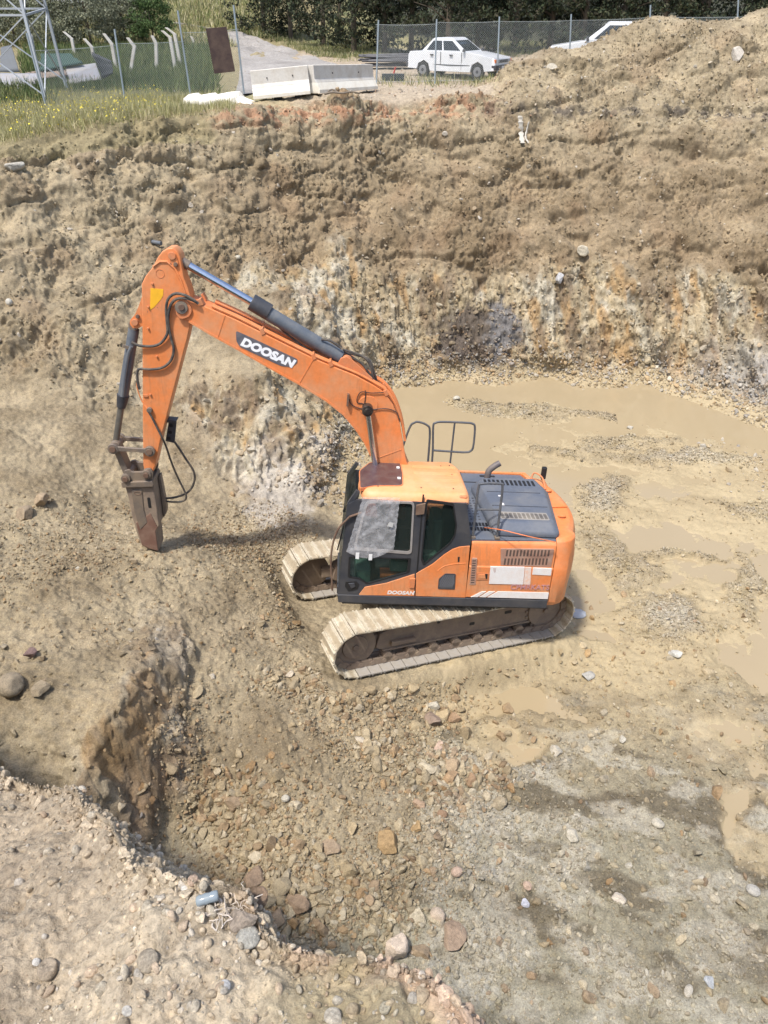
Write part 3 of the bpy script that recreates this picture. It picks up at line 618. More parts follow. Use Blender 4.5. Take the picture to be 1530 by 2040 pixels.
# ---------------- engine house
ZT = 2.24
MB().box((x_r + .005, -1.31, 1.19), (x_s - .012, YS - .035, ZT - .02)).box((-.55, -1.31, 1.19), (1.1, -.42, 1.95)).build('engine_house', ORANGE, EX, bevel=.04, seg=3)
side_p = [(x_s - .012, 1.205), (x_r + .008, 1.205), (x_r + .008, ZT - .045), (x_s - .012, ZT - .045)]
ep = MB(); ep.prism([(1.205, YS - .05), (1.205, YS + .006), (1.78, YS + .012), (1.80, YS - .004), (2.10, YS - .012), (2.19, YS - .035), (2.235, YS - .09), (2.235, YS - .2)], 0, 1, axis=0)
# (z, y) profile -> remap so that it runs along x
for v in ep.bm.verts: x, a, z_ = v.co; v.co = (x_r + .008 + (x_s - .012 - x_r - .008) * x, z_, a)
ep.build('engine_panel', ORANGE, EX, bevel=.008, label='orange engine side panel with stripes and stickers')
EP = [o for o in EX.children if o.name.startswith('engine_panel')][0]
def slots(pts_tl, pts_tr, pts_bl, n, w, lean=0.0, y=YS + .008, rows=1):
    pass
def side_patch(name, px_pts, mat, parent, y0, y1, bevel=0, label=None, r=.0):
    pts = SL(px_pts, 1, (y0 + y1) / 2); pts = rnd(pts, r) if r else pts
    return MB().prism(pts, y0, y1).build(name, mat, parent, bevel=bevel, label=label)
side_patch('grille', [(997,1092),(1103,1093),(1097,1128),(997,1124)], GRILLE, EP, YS - .05, YS + .004, label='dusty louvred grille')
GR = [o for o in EP.children if o.name.startswith('grille')][0]
gs = MB()
for row, (ya, yb, xa, xb) in enumerate(((1095.5, 1108, 1009, 1092), (1112, 1125, 1005, 1088))):
    for k in range(13):
        xx = xa + (xb - xa) * k / 12; gs.prism(rnd(SL([(xx, ya), (xx + 3.6, ya), (xx + 1.6, yb), (xx - 2, yb)], 1, YS), .008, 2), YS - .02, YS + .0065)
gs.build('slot', SLOT, GR)
side_patch('vent_strip', [(940,1111),(950,1111),(947,1163),(935,1163)], GRILLE, EP, YS - .04, YS + .017)
gs = MB()
for k in range(10):
    yy = 1115 + k * 4.8; gs.prism(SL([(941 - k * .35, yy), (948 - k * .35, yy), (947.5 - k * .35, yy + 2.2), (940.5 - k * .35, yy + 2.2)], 1, YS), YS, YS + .0195)
gs.build('vent_slot', SLOT, EP)
side_patch('latch_plate', [(950,1141),(974,1142),(972,1155),(948,1155)], ORANGE_D, EP, YS, YS + .019, r=.01); side_patch('latch', [(953,1144),(968,1144),(967,1152),(952,1152)], ORANGE, EP, YS, YS + .026, bevel=.003)
side_patch('latch_slot', [(966,1143),(971,1143),(970,1153),(967,1151)], BLACK, EP, YS, YS + .028)
side_patch('placard', [(977,1128.5),(1045,1129.5),(1042,1164),(974,1162.5)], WHITE, EP, YS, YS + .020, label='blank white placard sticker'); side_patch('worn_sticker', [(1046,1130),(1058.5,1130.5),(1056,1164),(1043,1164)], painted('peeling_white', (.70, .60, .54), dirt=(.75, .38, .2), dirt_amt=.9, scale=16), EP, YS, YS + .0195)
side_patch('sticker_mark', [(982,1131),(988,1131),(987.5,1139),(985,1141),(983,1137)], plain('faded_grey', (.55, .45, .42)), EP, YS, YS + .0212)
side_patch('stripe', [(1062,1131),(1099,1132.5),(1097,1146),(1060,1144)], WHITE, EP, YS, YS + .020)
for q in ([(938,1189),(960,1178),(968,1178),(951,1189)], [(955,1189),(974,1178),(986,1178),(967,1189.5)], [(971,1189.5),(992,1178),(1093,1180.5),(1091,1193)]): side_patch('stripe', q, WHITE, EP, YS, YS + .019)
PURP = plain('faded_purple', (.50, .25, .25), .6); o_ = S(1017, 1170, 1, YS + .019); text('CPMRKATS', PURP, 'lettering', o_, (-1, 0, .02), (0, 0, 1), .13, EP, sx=.95, off=.002, label='faded purple lettering on the engine panel')
# body crease and top deck
side_deck = SL([(924,950),(1045,952),(1088,985),(1118,1079),(939,1078)], 2, ZT)
dk_ = [(-.47, 1.30), (-.47, -1.27), (-1.80, -1.27), (-2.02, -.6), (x_r + .01, 1.27)]
MB().prism(dk_, ZT - .03, ZT + .012, axis=2).build('engine_deck', DECK, EX, bevel=.006); DKO = [o for o in EX.children if o.name.startswith('engine_deck')][0]
# orange rim round the deck on the far side
MB().prism([(-.47, -1.33), (-.47, -1.275), (-1.82, -1.275), (-2.06, -.62), (-2.12, -.62), (-1.9, -1.33)], ZT - .2, ZT + .045, axis=2).build('deck_rim', ORANGE, EX, bevel=.015)
# raised hood
HT = 2.47
hb = [(-.86, 1.20), (-.74, -.50), (-.90, -.72), (-1.98, -.76), (-2.10, -.3), (-1.93, 1.16), (-1.87, 1.22)]
ht = [(-.97, 1.08), (-.86, -.42), (-.98, -.60), (-1.88, -.64), (-1.97, -.25), (-1.84, 1.02), (-1.80, 1.08)]
hd = MB(); hd.loft([[(x, y, ZT + .012) for x, y in hb], [(x, y, ZT + .10) for x, y in hb], [(x, y, HT) for x, y in ht]])
hd.build('engine_hood', DECK, EX, bevel=.035, seg=3, label='raised blue-grey engine hood with slotted vents'); HD = [o for o in EX.children if o.name.startswith('engine_hood')][0]
for yy in (.52, -.02): MB().box((-1.86, yy - .008, HT - .004), (-.93, yy + .008, HT + .006)).build('hood_seam', CHAR, HD, bevel=.003)
def slotrow(name, parent, mat, x0, x1, y0, y1, n, z, gap=.42, r=.012):
    m = MB(); w = (x1 - x0) / n
    for k in range(n): m.prism(rnd([(x0 + w * (k + gap / 2), y0), (x0 + w * (k + 1 - gap / 2), y0), (x0 + w * (k + 1 - gap / 2), y1), (x0 + w * (k + gap / 2), y1)], r, 2), z - .01, z + .003, axis=2)
    return m.build(name, mat, parent)
slotrow('hood_vent', HD, BLACK, -.93, -1.86, -.30, -.52, 12, HT)
MB().prism(rnd([(-.99, 1.0), (-.99, .74), (-1.79, .74), (-1.79, 1.0)], .03), HT - .01, HT + .002, axis=2).build('vent_surround', painted('dusty_vent', (.24, .22, .2), dirt=(.4, .36, .3), dirt_amt=.8), HD)
slotrow('hood_vent', HD, painted('dust_filled_vent', (.10, .09, .08), dirt=(.3, .26, .2), dirt_amt=.7), -1.0, -1.78, .78, .97, 11, HT + .001, .3)
for k, (sx_, sy) in enumerate(((-1.10, .42), (-1.13, .12))): MB().box((sx_ - .04, sy, HT - .001), (sx_ + .03, sy + .09 * (1 - .5 * k), HT + .003)).build('white_sticker', WHITE, HD)
for yy in (-.88, -1.0): slotrow('deck_vent', DKO, BLACK, -1.35, -1.80, yy, yy - .07, 3, ZT + .013, .12)
slotrow('deck_vent', DKO, BLACK, -1.0, -1.3, -1.12, -1.19, 2, ZT + .013, .1)
for yy in (1.02, .86): slotrow('deck_vent', DKO, BLACK, -.52, -.84, yy, yy - .12, 6, ZT + .013, .25)
gp = MB()
for i in range(9):
    for j in range(4): gp.cyl((-.52 - j * .07, .62 - i * .10, ZT + .012), (-.52 - j * .07, .62 - i * .10, ZT + .016), .02, 8)
gp.build('tread_perforation', CHAR, DKO)
MB().box((-.90, -.85, ZT), (-.885, 1.2, ZT + .03)).box((-.5, -.86, ZT), (-.9, -.845, ZT + .025)).box((-.66, -1.26, ZT), (-.65, -.86, ZT + .03)).build('deck_rib', CHAR, DKO)
# exhaust
e0 = S(993, 966, 2, 2.45); ex = Vector((-1.08, -.80, 2.24))
MB().tube(curve([ex, ex + Vector((0, 0, .20)), ex + Vector((-.02, -.01, .28)), ex + Vector((-.10, -.02, .36)), ex + Vector((-.20, -.04, .42))], 6), .058, 14).build('exhaust_pipe', painted('dark_pipe', (.10, .085, .09), rough=.55), EX)
MB().cyl((-1.08, -.80, 2.25), (-1.08, -.80, 2.27), .16, 20).build('exhaust_opening', BLACK, DKO)
# counterweight: plan outline swept through several levels
def cw_ring(z, ins):
    out = []; Rr = 2.50 - ins
    pts = [(x_r - .004, 1.36 - ins), (-2.0, 1.36 - ins), (-2.13, 1.29 - ins), (-2.23, 1.12 - ins * .5)]
    arc = []
    for k in range(1, 10):
        a = k / 10 * 2 - 1; yy = -a * 1.08; arc.append((-math.sqrt(max(.1, Rr * Rr - yy * yy)), yy))
    pts2 = [(-2.23, -1.12 + ins * .5), (-2.13, -1.26 + ins), (-1.9, -1.33 + ins), (x_r - .004, -1.33 + ins)]
    return [(x, y, z) for x, y in pts + arc + pts2]
cwm = MB(); cwm.loft([cw_ring(1.02, .10), cw_ring(1.12, .03), cw_ring(1.50, .0), cw_ring(1.78, .005), cw_ring(1.83, .03), cw_ring(2.10, .05), cw_ring(2.22, .09), cw_ring(2.27, .17)])
cwm.build('counterweight', ORANGE, EX, bevel=.02, seg=3, angle=50, label='rounded orange counterweight'); CWO = [o for o in EX.children if o.name.startswith('counterweight')][0]
for yy in (-.55, .45):
    MB().tube([(-2.15 + .055 * math.cos(a), yy + .07 * math.sin(a), 2.27 + .04 * math.sin(a)) for a in np.linspace(0, math.pi, 8)], .018, 8).build('lifting_eye', ORANGE, CWO)
MB().prism([(-2.0, .15), (-2.05, -.2), (-2.30, .0), (-2.34, .10)], 2.275, 2.30, axis=2).build('tail_bracket', ORANGE, CWO, bevel=.008)
MB().tube(curve([(-1.92, -.95, 2.26), (-1.98, -1.0, 2.42), (-2.1, -.85, 2.40), (-2.12, -.6, 2.28)], 5), .016, 6).build('grab_bar', ORANGE_D, CWO)
MB().prism(rnd([(-2.13, -1.1), (-2.22, -1.1), (-2.22, -1.0), (-2.13, -1.0)], .03), 2.30, 2.52, axis=2).build('rear_mirror', BLACK, EX, bevel=.02)
MB().cyl((-2.15, -1.05, 2.2), (-2.17, -1.05, 2.32), .012, 8).build('mirror_stalk', CHAR, EX)
# orange cord over the hood
MB().tube(curve([S(965, 1051, 2, ZT + .03), S(1000, 1056, 2, HT), S(1050, 1068, 2, HT + .02), S(1106, 1080, 2, ZT + .1)], 6), .008, 6).build('cord', plain('orange_cord', (.75, .22, .08)), EX)
# near handrail on the deck
def hand(name, pts, r, parent=EX, mat=None, extra=()):
    m = MB(); m.tube(curve(pts, 6), r, 10)
    for e in extra: m.tube(e, r * .85, 8)
    return m.build(name, mat or CHAR, parent)
RAIL = painted('rail_grey', (.075, .08, .09), rough=.5, dirt=(.25, .22, .18), dirt_amt=.3, scale=6)
A, B_ = S(941, 1076, 1, 1.26), S(989, 1078, 1, 1.26); T0, T1 = S(953, 972, 1, 1.20), S(1001, 972, 1, 1.20)
ra, rb = Vector((A[0], 1.26, ZT)), Vector((B_[0], 1.26, ZT)); ta, tb = Vector((T0[0], 1.2, T0[2])), Vector((T1[0], 1.2, T1[2]))
upv = Vector((0, 0, .07)); 
hand('handrail', [ra, ra.lerp(ta, .5), ta, ta + upv + (tb - ta) * .15, tb + upv - (tb - ta) * .12, tb, rb.lerp(tb, .5), rb], .020, mat=RAIL, extra=[(ra.lerp(ta, .58), rb.lerp(tb, .58))])
for p in (ra, rb): MB().box((p[0] - .04, p[1] - .04, ZT + .01), (p[0] + .04, p[1] + .04, ZT + .045)).build('rail_foot', STEEL, EX, bevel=.006)
# far handrails
yr = -1.22
def FP(px, py): p = S(px, py, 1, yr); return Vector((float(p[0]), yr, float(p[2])))
b0 = FP(853, 918); b0.z = 1.95; b1 = FP(862, 918); b1.z = 1.95; b2 = FP(897, 918); b2.z = 1.95; bA = FP(812, 862)
bA2 = bA.copy(); bA2.z = 1.9; bA2.x += .25
hand('handrail', [bA2, bA, FP(826, 842), FP(840, 842), FP(852, 848), FP(856, 856), FP(855, 890), b0], .020, mat=RAIL)
hand('handrail', [b1, FP(862, 900), FP(863, 850), FP(867, 843), FP(880, 840.5), FP(925, 842), FP(941, 844), FP(946, 852), FP(943, 888), FP(938, 898), FP(926, 901), FP(890, 899), FP(862, 897)], .020, mat=RAIL, extra=[(FP(906, 841), b2)])
# ---------------- cab
CYN, CYF, ZR = YS, .22, 2.985
cabo = SL([(675,1184),(683,1102),(692,1008),(712,978)]) + [(.80, 2.90)] ; 
rear_t = S(932, 998)[0]
outer = SL([(674,1184),(683,1100),(693,1005),(711,980)]) + SL([(757,972),(841,979),(932,990)]) + [(x_s + .012, 2.25), (x_s + .012, 1.195)]
outer = [(x, min(z, 2.89)) for x, z in outer]
win_up = rnd(SL([(731,1000),(824,1001),(818,1101),(706,1092)]), .06)
win_lo = rnd(SL([(697,1110),(816,1113),(813,1140),(731,1163),(716,1153),(695,1149)]), .02)
win_re = rnd(SL([(851,998),(903,1005),(909,1046),(906,1067),(896,1083),(845,1125),(840,1113)]), .03)
cab = MB(); cab.plate(outer, [win_up, win_lo, win_re], CYN - .05, CYN)
cab.plate([(x, z) for x, z in outer], [win_up, [(p[0], p[1] + .06) for p in win_re]], CYF, CYF + .04)
cab.box((x_s + .012, CYF + .04, 1.195), (x_s + .05, CYN - .05, 2.25)); cab.box((x_s + .05, CYF, 1.195), (x_f - .02, CYN - .05, 1.25))
fx = SL([(674,1184),(683,1100),(693,1005),(711,980)])
for yy in (CYN - .075, CYF + .0): 
    for (a, b_) in zip(fx[:-1], fx[1:]): cab.bar((a[0] - .02, yy + .03, a[1]), (b_[0] - .02, yy + .03, b_[1]), .06, .06, (0, 1, 0))
cab.bar((fx[0][0], CYF, fx[0][1] + .06), (fx[0][0], CYN - .03, fx[0][1] + .06), .05, .12)
cab.bar((fx[1][0] - .01, CYF, fx[1][1] - .02), (fx[1][0] - .01, CYN - .03, fx[1][1] - .02), .04, .05)
cab.box((rear_t - .02, CYF + .04, 2.25), (rear_t + .05, CYN - .05, 2.88)); 
CAB = cab.build('cab', CHAR, EX, bevel=.010, label='dark grey cab with an orange roof and lower panels')
def pane(pts, y, name='window', mat=GLASS, parent=None, th=.006): return MB().prism(pts, y, y + th).build(name, mat, parent or CAB)
pane(win_lo, CYN - .035); pane(win_re, CYN - .035)
wu = pane(win_up, CYN - .03, mat=glass_mat('brown_glass', (.62, .48, .42), .45))
ring = MB(); ring.plate(rnd(SL([(729,997),(826,999),(820,1104),(703,1095)]), .07), [rnd(SL([(733,1002),(822,1003),(816.5,1099),(708.5,1090)]), .055)], CYN - .01, CYN + .012); ring.build('window_frame', plain('bare_aluminium', (.55, .52, .5), .35, .6), wu)
for pts in (win_re, win_lo):
    cxm = sum(p[0] for p in pts) / len(pts); czm = sum(p[1] for p in pts) / len(pts)
    MB().plate([(cxm + (x - cxm) * 1.045, czm + (z - czm) * 1.04) for x, z in pts], [[(cxm + (x - cxm) * .965, czm + (z - czm) * .96) for x, z in pts]], CYN - .02, CYN + .006).build('window_seal', BLACK, CAB)
# windscreen
ws = MB()
for (a, b_) in zip(fx[:-1], fx[1:]): ws._add([(a[0] + .012, CYF + .05, a[1]), (a[0] + .012, CYN - .05, a[1]), (b_[0] + .012, CYN - .05, b_[1]), (b_[0] + .012, CYF + .05, b_[1])], [(0, 1, 2, 3)])
ws.build('windscreen', GLASS, CAB)
# orange lower panels
dp = side_patch('door_panel', [(715,1184),(727,1169),(770,1161),(826,1143),(825.5,1187),(716,1185)], ORANGE, CAB, CYN - .01, CYN + .012, bevel=.006, label='orange lower door panel')
rp = side_patch('rear_panel', [(829,1142),(862,1123),(884,1105),(901,1094),(915,1089),(936,1087),(927,1190),(828,1187)], ORANGE, CAB, CYN - .01, CYN + .012, bevel=.006, label='orange panel behind the door with a black louvred vent')
MB().prism(SL([(842,986),(845,986),(828.5,1187),(825.5,1187)]), CYN - .02, CYN + .004).build('door_gap', BLACK, CAB)
lv = side_patch('louvre', [(874,1153),(887,1142),(908,1143),(906,1174),(872,1173)], CHAR, rp, CYN, CYN + .022, bevel=.006, r=.02)
ls = MB()
for k in range(9):
    ox = k * 4.0; a, b_ = (874 + ox - 4, 1170), (888 + ox - 4, 1146)
    q = [(max(875, a[0]), a[1] if a[0] > 875 else a[1] - (875 - a[0]) * 1.6), (min(b_[0], 904), b_[1] if b_[0] < 904 else b_[1] + (b_[0] - 904) * 1.6)]
    if q[1][0] - q[0][0] > 3 and q[0][0] < 903: ls.prism(SL([q[0], (q[0][0] + 1.6, q[0][1]), (q[1][0] + 1.4, q[1][1]), q[1]], 1, CYN + .02), CYN + .01, CYN + .026)
ls.build('louvre_slat', plain('slat_grey', (.16, .17, .19), .5), lv)
side_patch('hinge', [(816.5,1152),(827.5,1152),(825.5,1171),(815.5,1171)], ORANGE_D, CAB, CYN, CYN + .035, bevel=.008); side_patch('hinge', [(829,1006),(848,1002),(845,1024),(828,1026)], RUST, CAB, CYN, CYN + .03, bevel=.008)
side_patch('key_slot', [(912,1109),(916,1109),(915,1119),(912,1119)], BLACK, rp, CYN, CYN + .0145)
side_patch('door_handle', [(689,1158),(709,1157),(716,1164),(712,1174),(694,1178),(687,1168)], BLACK, CAB, CYN - .004, CYN + .01, bevel=.006); side_patch('handle_lever', [(694,1162),(706,1161),(708,1168),(700,1172)], CHAR, CAB, CYN, CYN + .028, bevel=.006)
# arc moulding on the panels
md = MB(); md.tube(curve([S(872, 1137, 1, CYN + .01), S(885, 1128, 1, CYN + .01), S(905, 1123.5, 1, CYN + .01), S(929, 1122, 1, CYN + .01)], 6), .009, 6); md.build('moulding', ORANGE, rp)
o_ = S(771, 1180.5, 1, CYN + .013); text('DOOSAN', WHITE, 'lettering', o_, (-1, 0, 0), (0, 0, 1), .088, dp, sx=1.12, shear=.2, off=.004, label='white maker lettering on the door')
# sheet of plastic film taped over the window
tl, tr_, br_, bl = [Vector(S(*q, 1, CYN + .03)) for q in ((723,989),(797,990),(784,1096),(690,1098))]
n1_, n2_ = 46, 60; vs = []
for j in range(n2_):
    for i in range(n1_):
        u_, v_ = i / (n1_ - 1), j / (n2_ - 1); p = tl.lerp(tr_, u_).lerp(bl.lerp(br_, u_), v_); 
        if v_ > .9: p.z -= .13 * math.sin(math.pi * min(1, u_ * 1.05)) * (v_ - .9) / .1
        p.x += (.05 * v_ if i > 40 else 0) * 0
        q = np.array([[p.x * 3 + p.z * 5, p.z * 2.2 - p.x * 2]]); w_ = float(noise([p.x * 4 + p.z * 6], [p.z * 2], [3.])[0]) * .010 + float(noise([p.x * 14 + p.z * 10], [p.z * 9], [1.])[0]) * .005
        vs.append((p.x + .004 * math.sin(j * .9), p.y + .012 + abs(w_), p.z))
fi = np.arange(n1_ * n2_).reshape(n2_, n1_); fq = np.stack([fi[:-1, :-1], fi[:-1, 1:], fi[1:, 1:], fi[1:, :-1]], -1).reshape(-1, 4)
film = np_mesh('window_film', np.array(vs), fq, FILM, CAB); film['label'] = 'crinkled clear plastic film taped over the door window'
for q in ([(709,1101),(716,1101),(715,1114),(708,1113)], [(735,1104),(742,1104),(741,1116),(734,1116)]): side_patch('tape', q, TAPE, CAB, CYN + .06, CYN + .064)
for q in ([(776,1040),(784,1042),(782,1051),(771,1048)],): side_patch('tape', q, plain('tape_dull', (.5, .5, .48)), CAB, CYN + .072, CYN + .075)
# roof
rt = SL([(714,955),(728,922),(745,917.5),(899,920),(916,934),(934,978)], 2, ZR); rt += [(rt[-1][0] + .02, 1.27), (.33, 1.30), (1.08, 1.27), (1.235, 1.22)]
rt = rnd([(float(a), float(b_)) for a, b_ in rt], .07, 3)
cxr = sum(p[0] for p in rt) / len(rt); cyr = sum(p[1] for p in rt) / len(rt)
def sc_(k, e=0): return [(cxr + (x - cxr) * k, cyr + (y - cyr) * k) for x, y in rt]
rf = MB(); rf.loft([[(x, y + .045 * (y > cyr), 2.855) for x, y in sc_(1.01)], [(x, y + .03 * (y > cyr), 2.925) for x, y in sc_(1.005)], [(x, y, 2.975) for x, y in sc_(.975)], [(x, y, 3.0) for x, y in sc_(.93)]])
ROOFM = painted('sunlit_roof_orange', (.80, .33, .13), rough=.5, dirt=(.62, .45, .29), dirt_amt=.4, scale=1.6, chips=(.4, .2, .1))  # roof orange paled to carry the sunlight on top, with some dust
ROOF = rf.build('roof', ROOFM, CAB, angle=60, label='pale orange cab roof')
ZH = 3.006
hat = rnd(SL([(717,938),(738,921.5),(797,922.5),(801,944),(801,967),(745,967),(718,973)], 2, ZH), .07, 3)
HA = MB().prism(hat, 2.96, ZH + .012, axis=2).build('roof_hatch', BROWNGL, ROOF, bevel=.01, label='brown tinted roof hatch')
cxh = sum(p[0] for p in hat) / len(hat); cyh = sum(p[1] for p in hat) / len(hat)
MB().plate([(cxh + (x - cxh) * 1.045, cyh + (y - cyh) * 1.05) for x, y in hat], [hat], 2.96, ZH + .004, axis=2).build('hatch_rim', ORANGE_D, ROOF)
for q in ((793,931),(795,952)): p = S(*q, 2, ZH + .02); MB().box((p[0] - .025, p[1] - .03, ZH), (p[0] + .025, p[1] + .03, ZH + .025)).build('hatch_hinge', TAPE, HA, bevel=.004)
for k in range(4): yy = .20 + k * .26; MB().box((-.30, yy, 2.98), (.42, yy + .10, 3.006))  .build('roof_rib', ROOFM, ROOF, bevel=.005)
for q in ((753,969),(839,972),(903,974),(900,946),(878,929),(895,928)): p = S(*q, 2, 3.0); MB().cyl((p[0], p[1], 2.97), (p[0], p[1], 3.012), .012, 8).build('roof_bolt', RUST, ROOF)
MB().box((-.36, 1.10, 2.86), (-.22, 1.29, 2.98)).build('roof_lamp', ORANGE_D, ROOF, bevel=.03)
# wiper, mirror arm, front guard at the cab front
f0, f1 = S(676, 1180, 1, 1.0), S(700, 990, 1, 1.0)
MB().tube(curve([(1.66, 1.34, 1.25), (1.70, 1.36, 1.9), (1.62, 1.38, 2.35), (1.44, 1.40, 2.62)], 6), .016, 8).tube([(1.44, 1.40, 2.62), (1.25, 1.36, 2.68)], .018, 8).build('front_grab_rail', RUST, CAB)
MB().tube([(1.60, .9, 1.75), (1.46, .95, 2.5)], .012, 6).tube([(1.52, .60, 2.3), (1.38, .62, 2.8)], .02, 6).build('wiper', BLACK, CAB)
# interior
SEAT = plain('seat_fabric', (.10, .12, .11), .9); MB().box((.05, .50, 1.62), (.62, 1.02, 1.78)).box((-.08, .50, 1.7), (.10, 1.02, 2.42)).build('seat', SEAT, CAB, bevel=.05)
MB().box((.0, 1.04, 1.55), (.75, 1.22, 1.9)).box((.0, .30, 1.5), (.8, .46, 1.95)).box((1.05, .4, 1.25), (1.3, 1.2, 1.55)).build('console', plain('green_grey', (.12, .19, .16), .7), CAB, bevel=.03)
MB().box((.45, 1.0, 1.46), (.9, 1.25, 1.5)).build('orange_tool', plain('dull_orange', (.45, .12, .04)), CAB); MB().tube([(.75, 1.1, 1.85), (.85, 1.1, 2.1)], .02, 8).build('joystick', BLACK, CAB)
MB().prism([(-.30, 1.75), (-.02, 1.7), (-.10, 1.9), (-.2, 2.1)], 1.10, 1.25).build('cloth', plain('pale_cloth', (.34, .42, .38), .9), CAB, bevel=.03)
# ---------------- boom
YB0, YB1 = -.25, .19
yb = YB1
def BL(lst, y=None): return SL(lst, 1, yb if y is None else y)
boom_u = BL([(372,596),(420,615),(470,637),(518,661),(570,687),(627,715),(668,732),(708,748),(745,768),(766,782),(784,808),(797,845),(803,880),(809,917)])
boom_l = BL([(739,908),(726,880),(710,856),(685,826),(650,798),(593,763),(535,731),(478,698),(420,666),(376,640)])
bo = boom_u + [(.02, 1.98), (.04, 1.70), (.16, 1.58), (.34, 1.58), (.52, 1.74)] + boom_l + BL([(362,634),(354,622),(353,610),(360,600)])
bmb = MB(); bmb.prism(bo, YB0, YB1); BOOM = bmb.build('boom', ORANGE, EX, bevel=.016, label='orange gooseneck boom')
# flanges standing proud along the lower edge, weld seams
for yy in (YB0, YB1):
    fl_ = MB(); low = [Vector((x, yy, z)) for x, z in boom_l]
    for a, b_ in zip(low[:-1], low[1:]): fl_.bar(a, b_, .028, .028, (0, 1, 0))
    fl_.build('boom_flange', ORANGE, BOOM)
for q in (((448,628),(434,671)), ((624,716),(597,762)), ((800,895),(748,914))):
    a, b_ = S(*q[0], 1, yb), S(*q[1], 1, yb); MB().bar((a[0], yb, a[2]), (b_[0], yb, b_[2]), .010, .014, (0, 1, 0)).build('weld_seam', ORANGE, BOOM)
bd = rnd(BL([(470,659),(480,663),(593,715.5),(592,723),(581,731.5),(560,729),(478,691),(471,680)]), .03, 3)
BAD = MB().prism(bd, YB1 - .01, YB1 + .006).build('badge', painted('badge_grey', (.10, .10, .115), rough=.5, dirt=(.3, .22, .2), dirt_amt=.3, scale=14), BOOM, label='dark badge with white maker lettering')
a, b_ = S(481, 680, 1, yb), S(583, 725, 1, yb); u = Vector(b_) - Vector(a); u.y = 0
text('DOOSAN', plain('white_letters', (.80, .80, .80), .5), 'lettering', Vector((a[0], YB1 + .007, a[2])), u, (0, 0, 1), .170, BAD, sx=1.13, shear=.15, off=.011)
# pipes along the top of the boom
for dz, dy, r_ in ((.035, YB1 - .03, .022), (.035, YB1 - .10, .022), (.04, YB0 + .04, .024), (.04, YB0 + .11, .02)):
    pts = [Vector((x, dy, z)) for x, z in boom_u[1:-1]]; out_ = []
    for i, p in enumerate(pts):
        t_ = (pts[min(i+1, len(pts)-1)] - pts[max(i-1, 0)]).normalized(); n_ = Vector((0, 1, 0)).cross(t_); n_ = n_ if n_.z > 0 or n_.x < 0 else -n_
        nn = Vector((-t_.z, 0, t_.x)); nn = nn if (nn.z - nn.x) > 0 else -nn
        out_.append(p + nn * dz)
    MB().tube(curve(out_, 4), r_, 8).build('hydraulic_pipe', ORANGE, BOOM)
for q in ((401,606),(524,664),(626,714),(660,728),(770,786)):
    p = S(*q, 1, yb); MB().box((-.03, YB1 - .14, -.02), (.03, YB1 + .012, .075), Matrix.Translation((p[0], 0, p[2])) @ Matrix.Rotation(R(25), 4, 'Y')).build('pipe_clamp', ORANGE_D, BOOM, bevel=.006)
    MB().box((-.02, YB0 - .01, -.02), (.02, YB0 + .14, .095), Matrix.Translation((p[0], 0, p[2])) @ Matrix.Rotation(R(25), 4, 'Y')).build('pipe_clamp', ORANGE_D, BOOM, bevel=.006)
def pin(px, py, y0, y1, r, name, mat, parent, axisval=None):
    p = S(px, py, 1, y1 if axisval is None else axisval); return MB().cyl((p[0], y0, p[2]), (p[0], y1, p[2]), r, 20).build(name, mat, parent, bevel=.006)
pin(361, 613, YB0 - .05, YB1 + .05, .095, 'boom_tip_pin', STEEL, BOOM); pin(361, 613, YB0 - .07, YB1 + .07, .045, 'pin_head', RUST, BOOM)
side = MB(); side.prism(rnd(BL([(348,606),(357,597),(373,597),(384,618),(378,632),(360,637),(351,628)], YB1 + .02), .06), YB1 - .01, YB1 + .03); side.build('tip_boss', ORANGE_D, BOOM, bevel=.01)
# boom cylinders, one each side
for sgn, (yc_, nm_) in enumerate((( .27, 'near'), (-.33, 'far'))):
    top = S(732, 816, 1, .27); tp_ = Vector((top[0], yc_, top[2])); bt = S(746, 915, 1, .27); dirv = (Vector((bt[0], yc_, bt[2])) - tp_).normalized(); foot = tp_ + dirv * 2.3
    cyb = MB().cyl(tp_ + dirv * 1.3, foot, .085, 20).cyl(tp_ + dirv * 1.26, tp_ + dirv * 1.36, .10, 20).build('boom_cylinder', CYLM, EX)
    MB().cyl(tp_ + dirv * .10, tp_ + dirv * 1.32, .048, 16).build('cylinder_rod', CHROME, cyb)
    MB().cyl((tp_.x, yc_ - .075, tp_.z), (tp_.x, yc_ + .075, tp_.z), .088, 24).cyl((tp_.x, yc_ - .1, tp_.z), (tp_.x, yc_ + .11, tp_.z), .05, 16).build('rod_eye', painted('greasy_black', (.025, .02, .018), rough=.4), cyb, bevel=.006)
pin(733, 808, YB1 - .01, YB1 + .012, .16, 'boss_ring', ORANGE, BOOM)
# wires and lamp on the boom side
WIRE = plain('thin_wire', (.05, .03, .025))
def Bp(px, py, y=YB1 + .02): p = S(px, py, 1, y); return Vector((float(p[0]), y, float(p[2])))
for pth in ([(764,782),(740,783),(720,781),(712,792),(712,802),(722,804),(730,808)], [(696,795),(700,805),(712,812),(726,815)], [(742,816),(770,814),(790,822),(797,840)], [(728,778),(728,790),(726,806)]): MB().tube(curve([Bp(*q) for q in pth], 5), .008, 5).build('cable', WIRE, BOOM)
MB().bar(Bp(694, 785, YB1 + .04), Bp(692, 808, YB1 + .04), .03, .08, (0, 1, 0)).build('boom_lamp_bracket', RUST, BOOM)
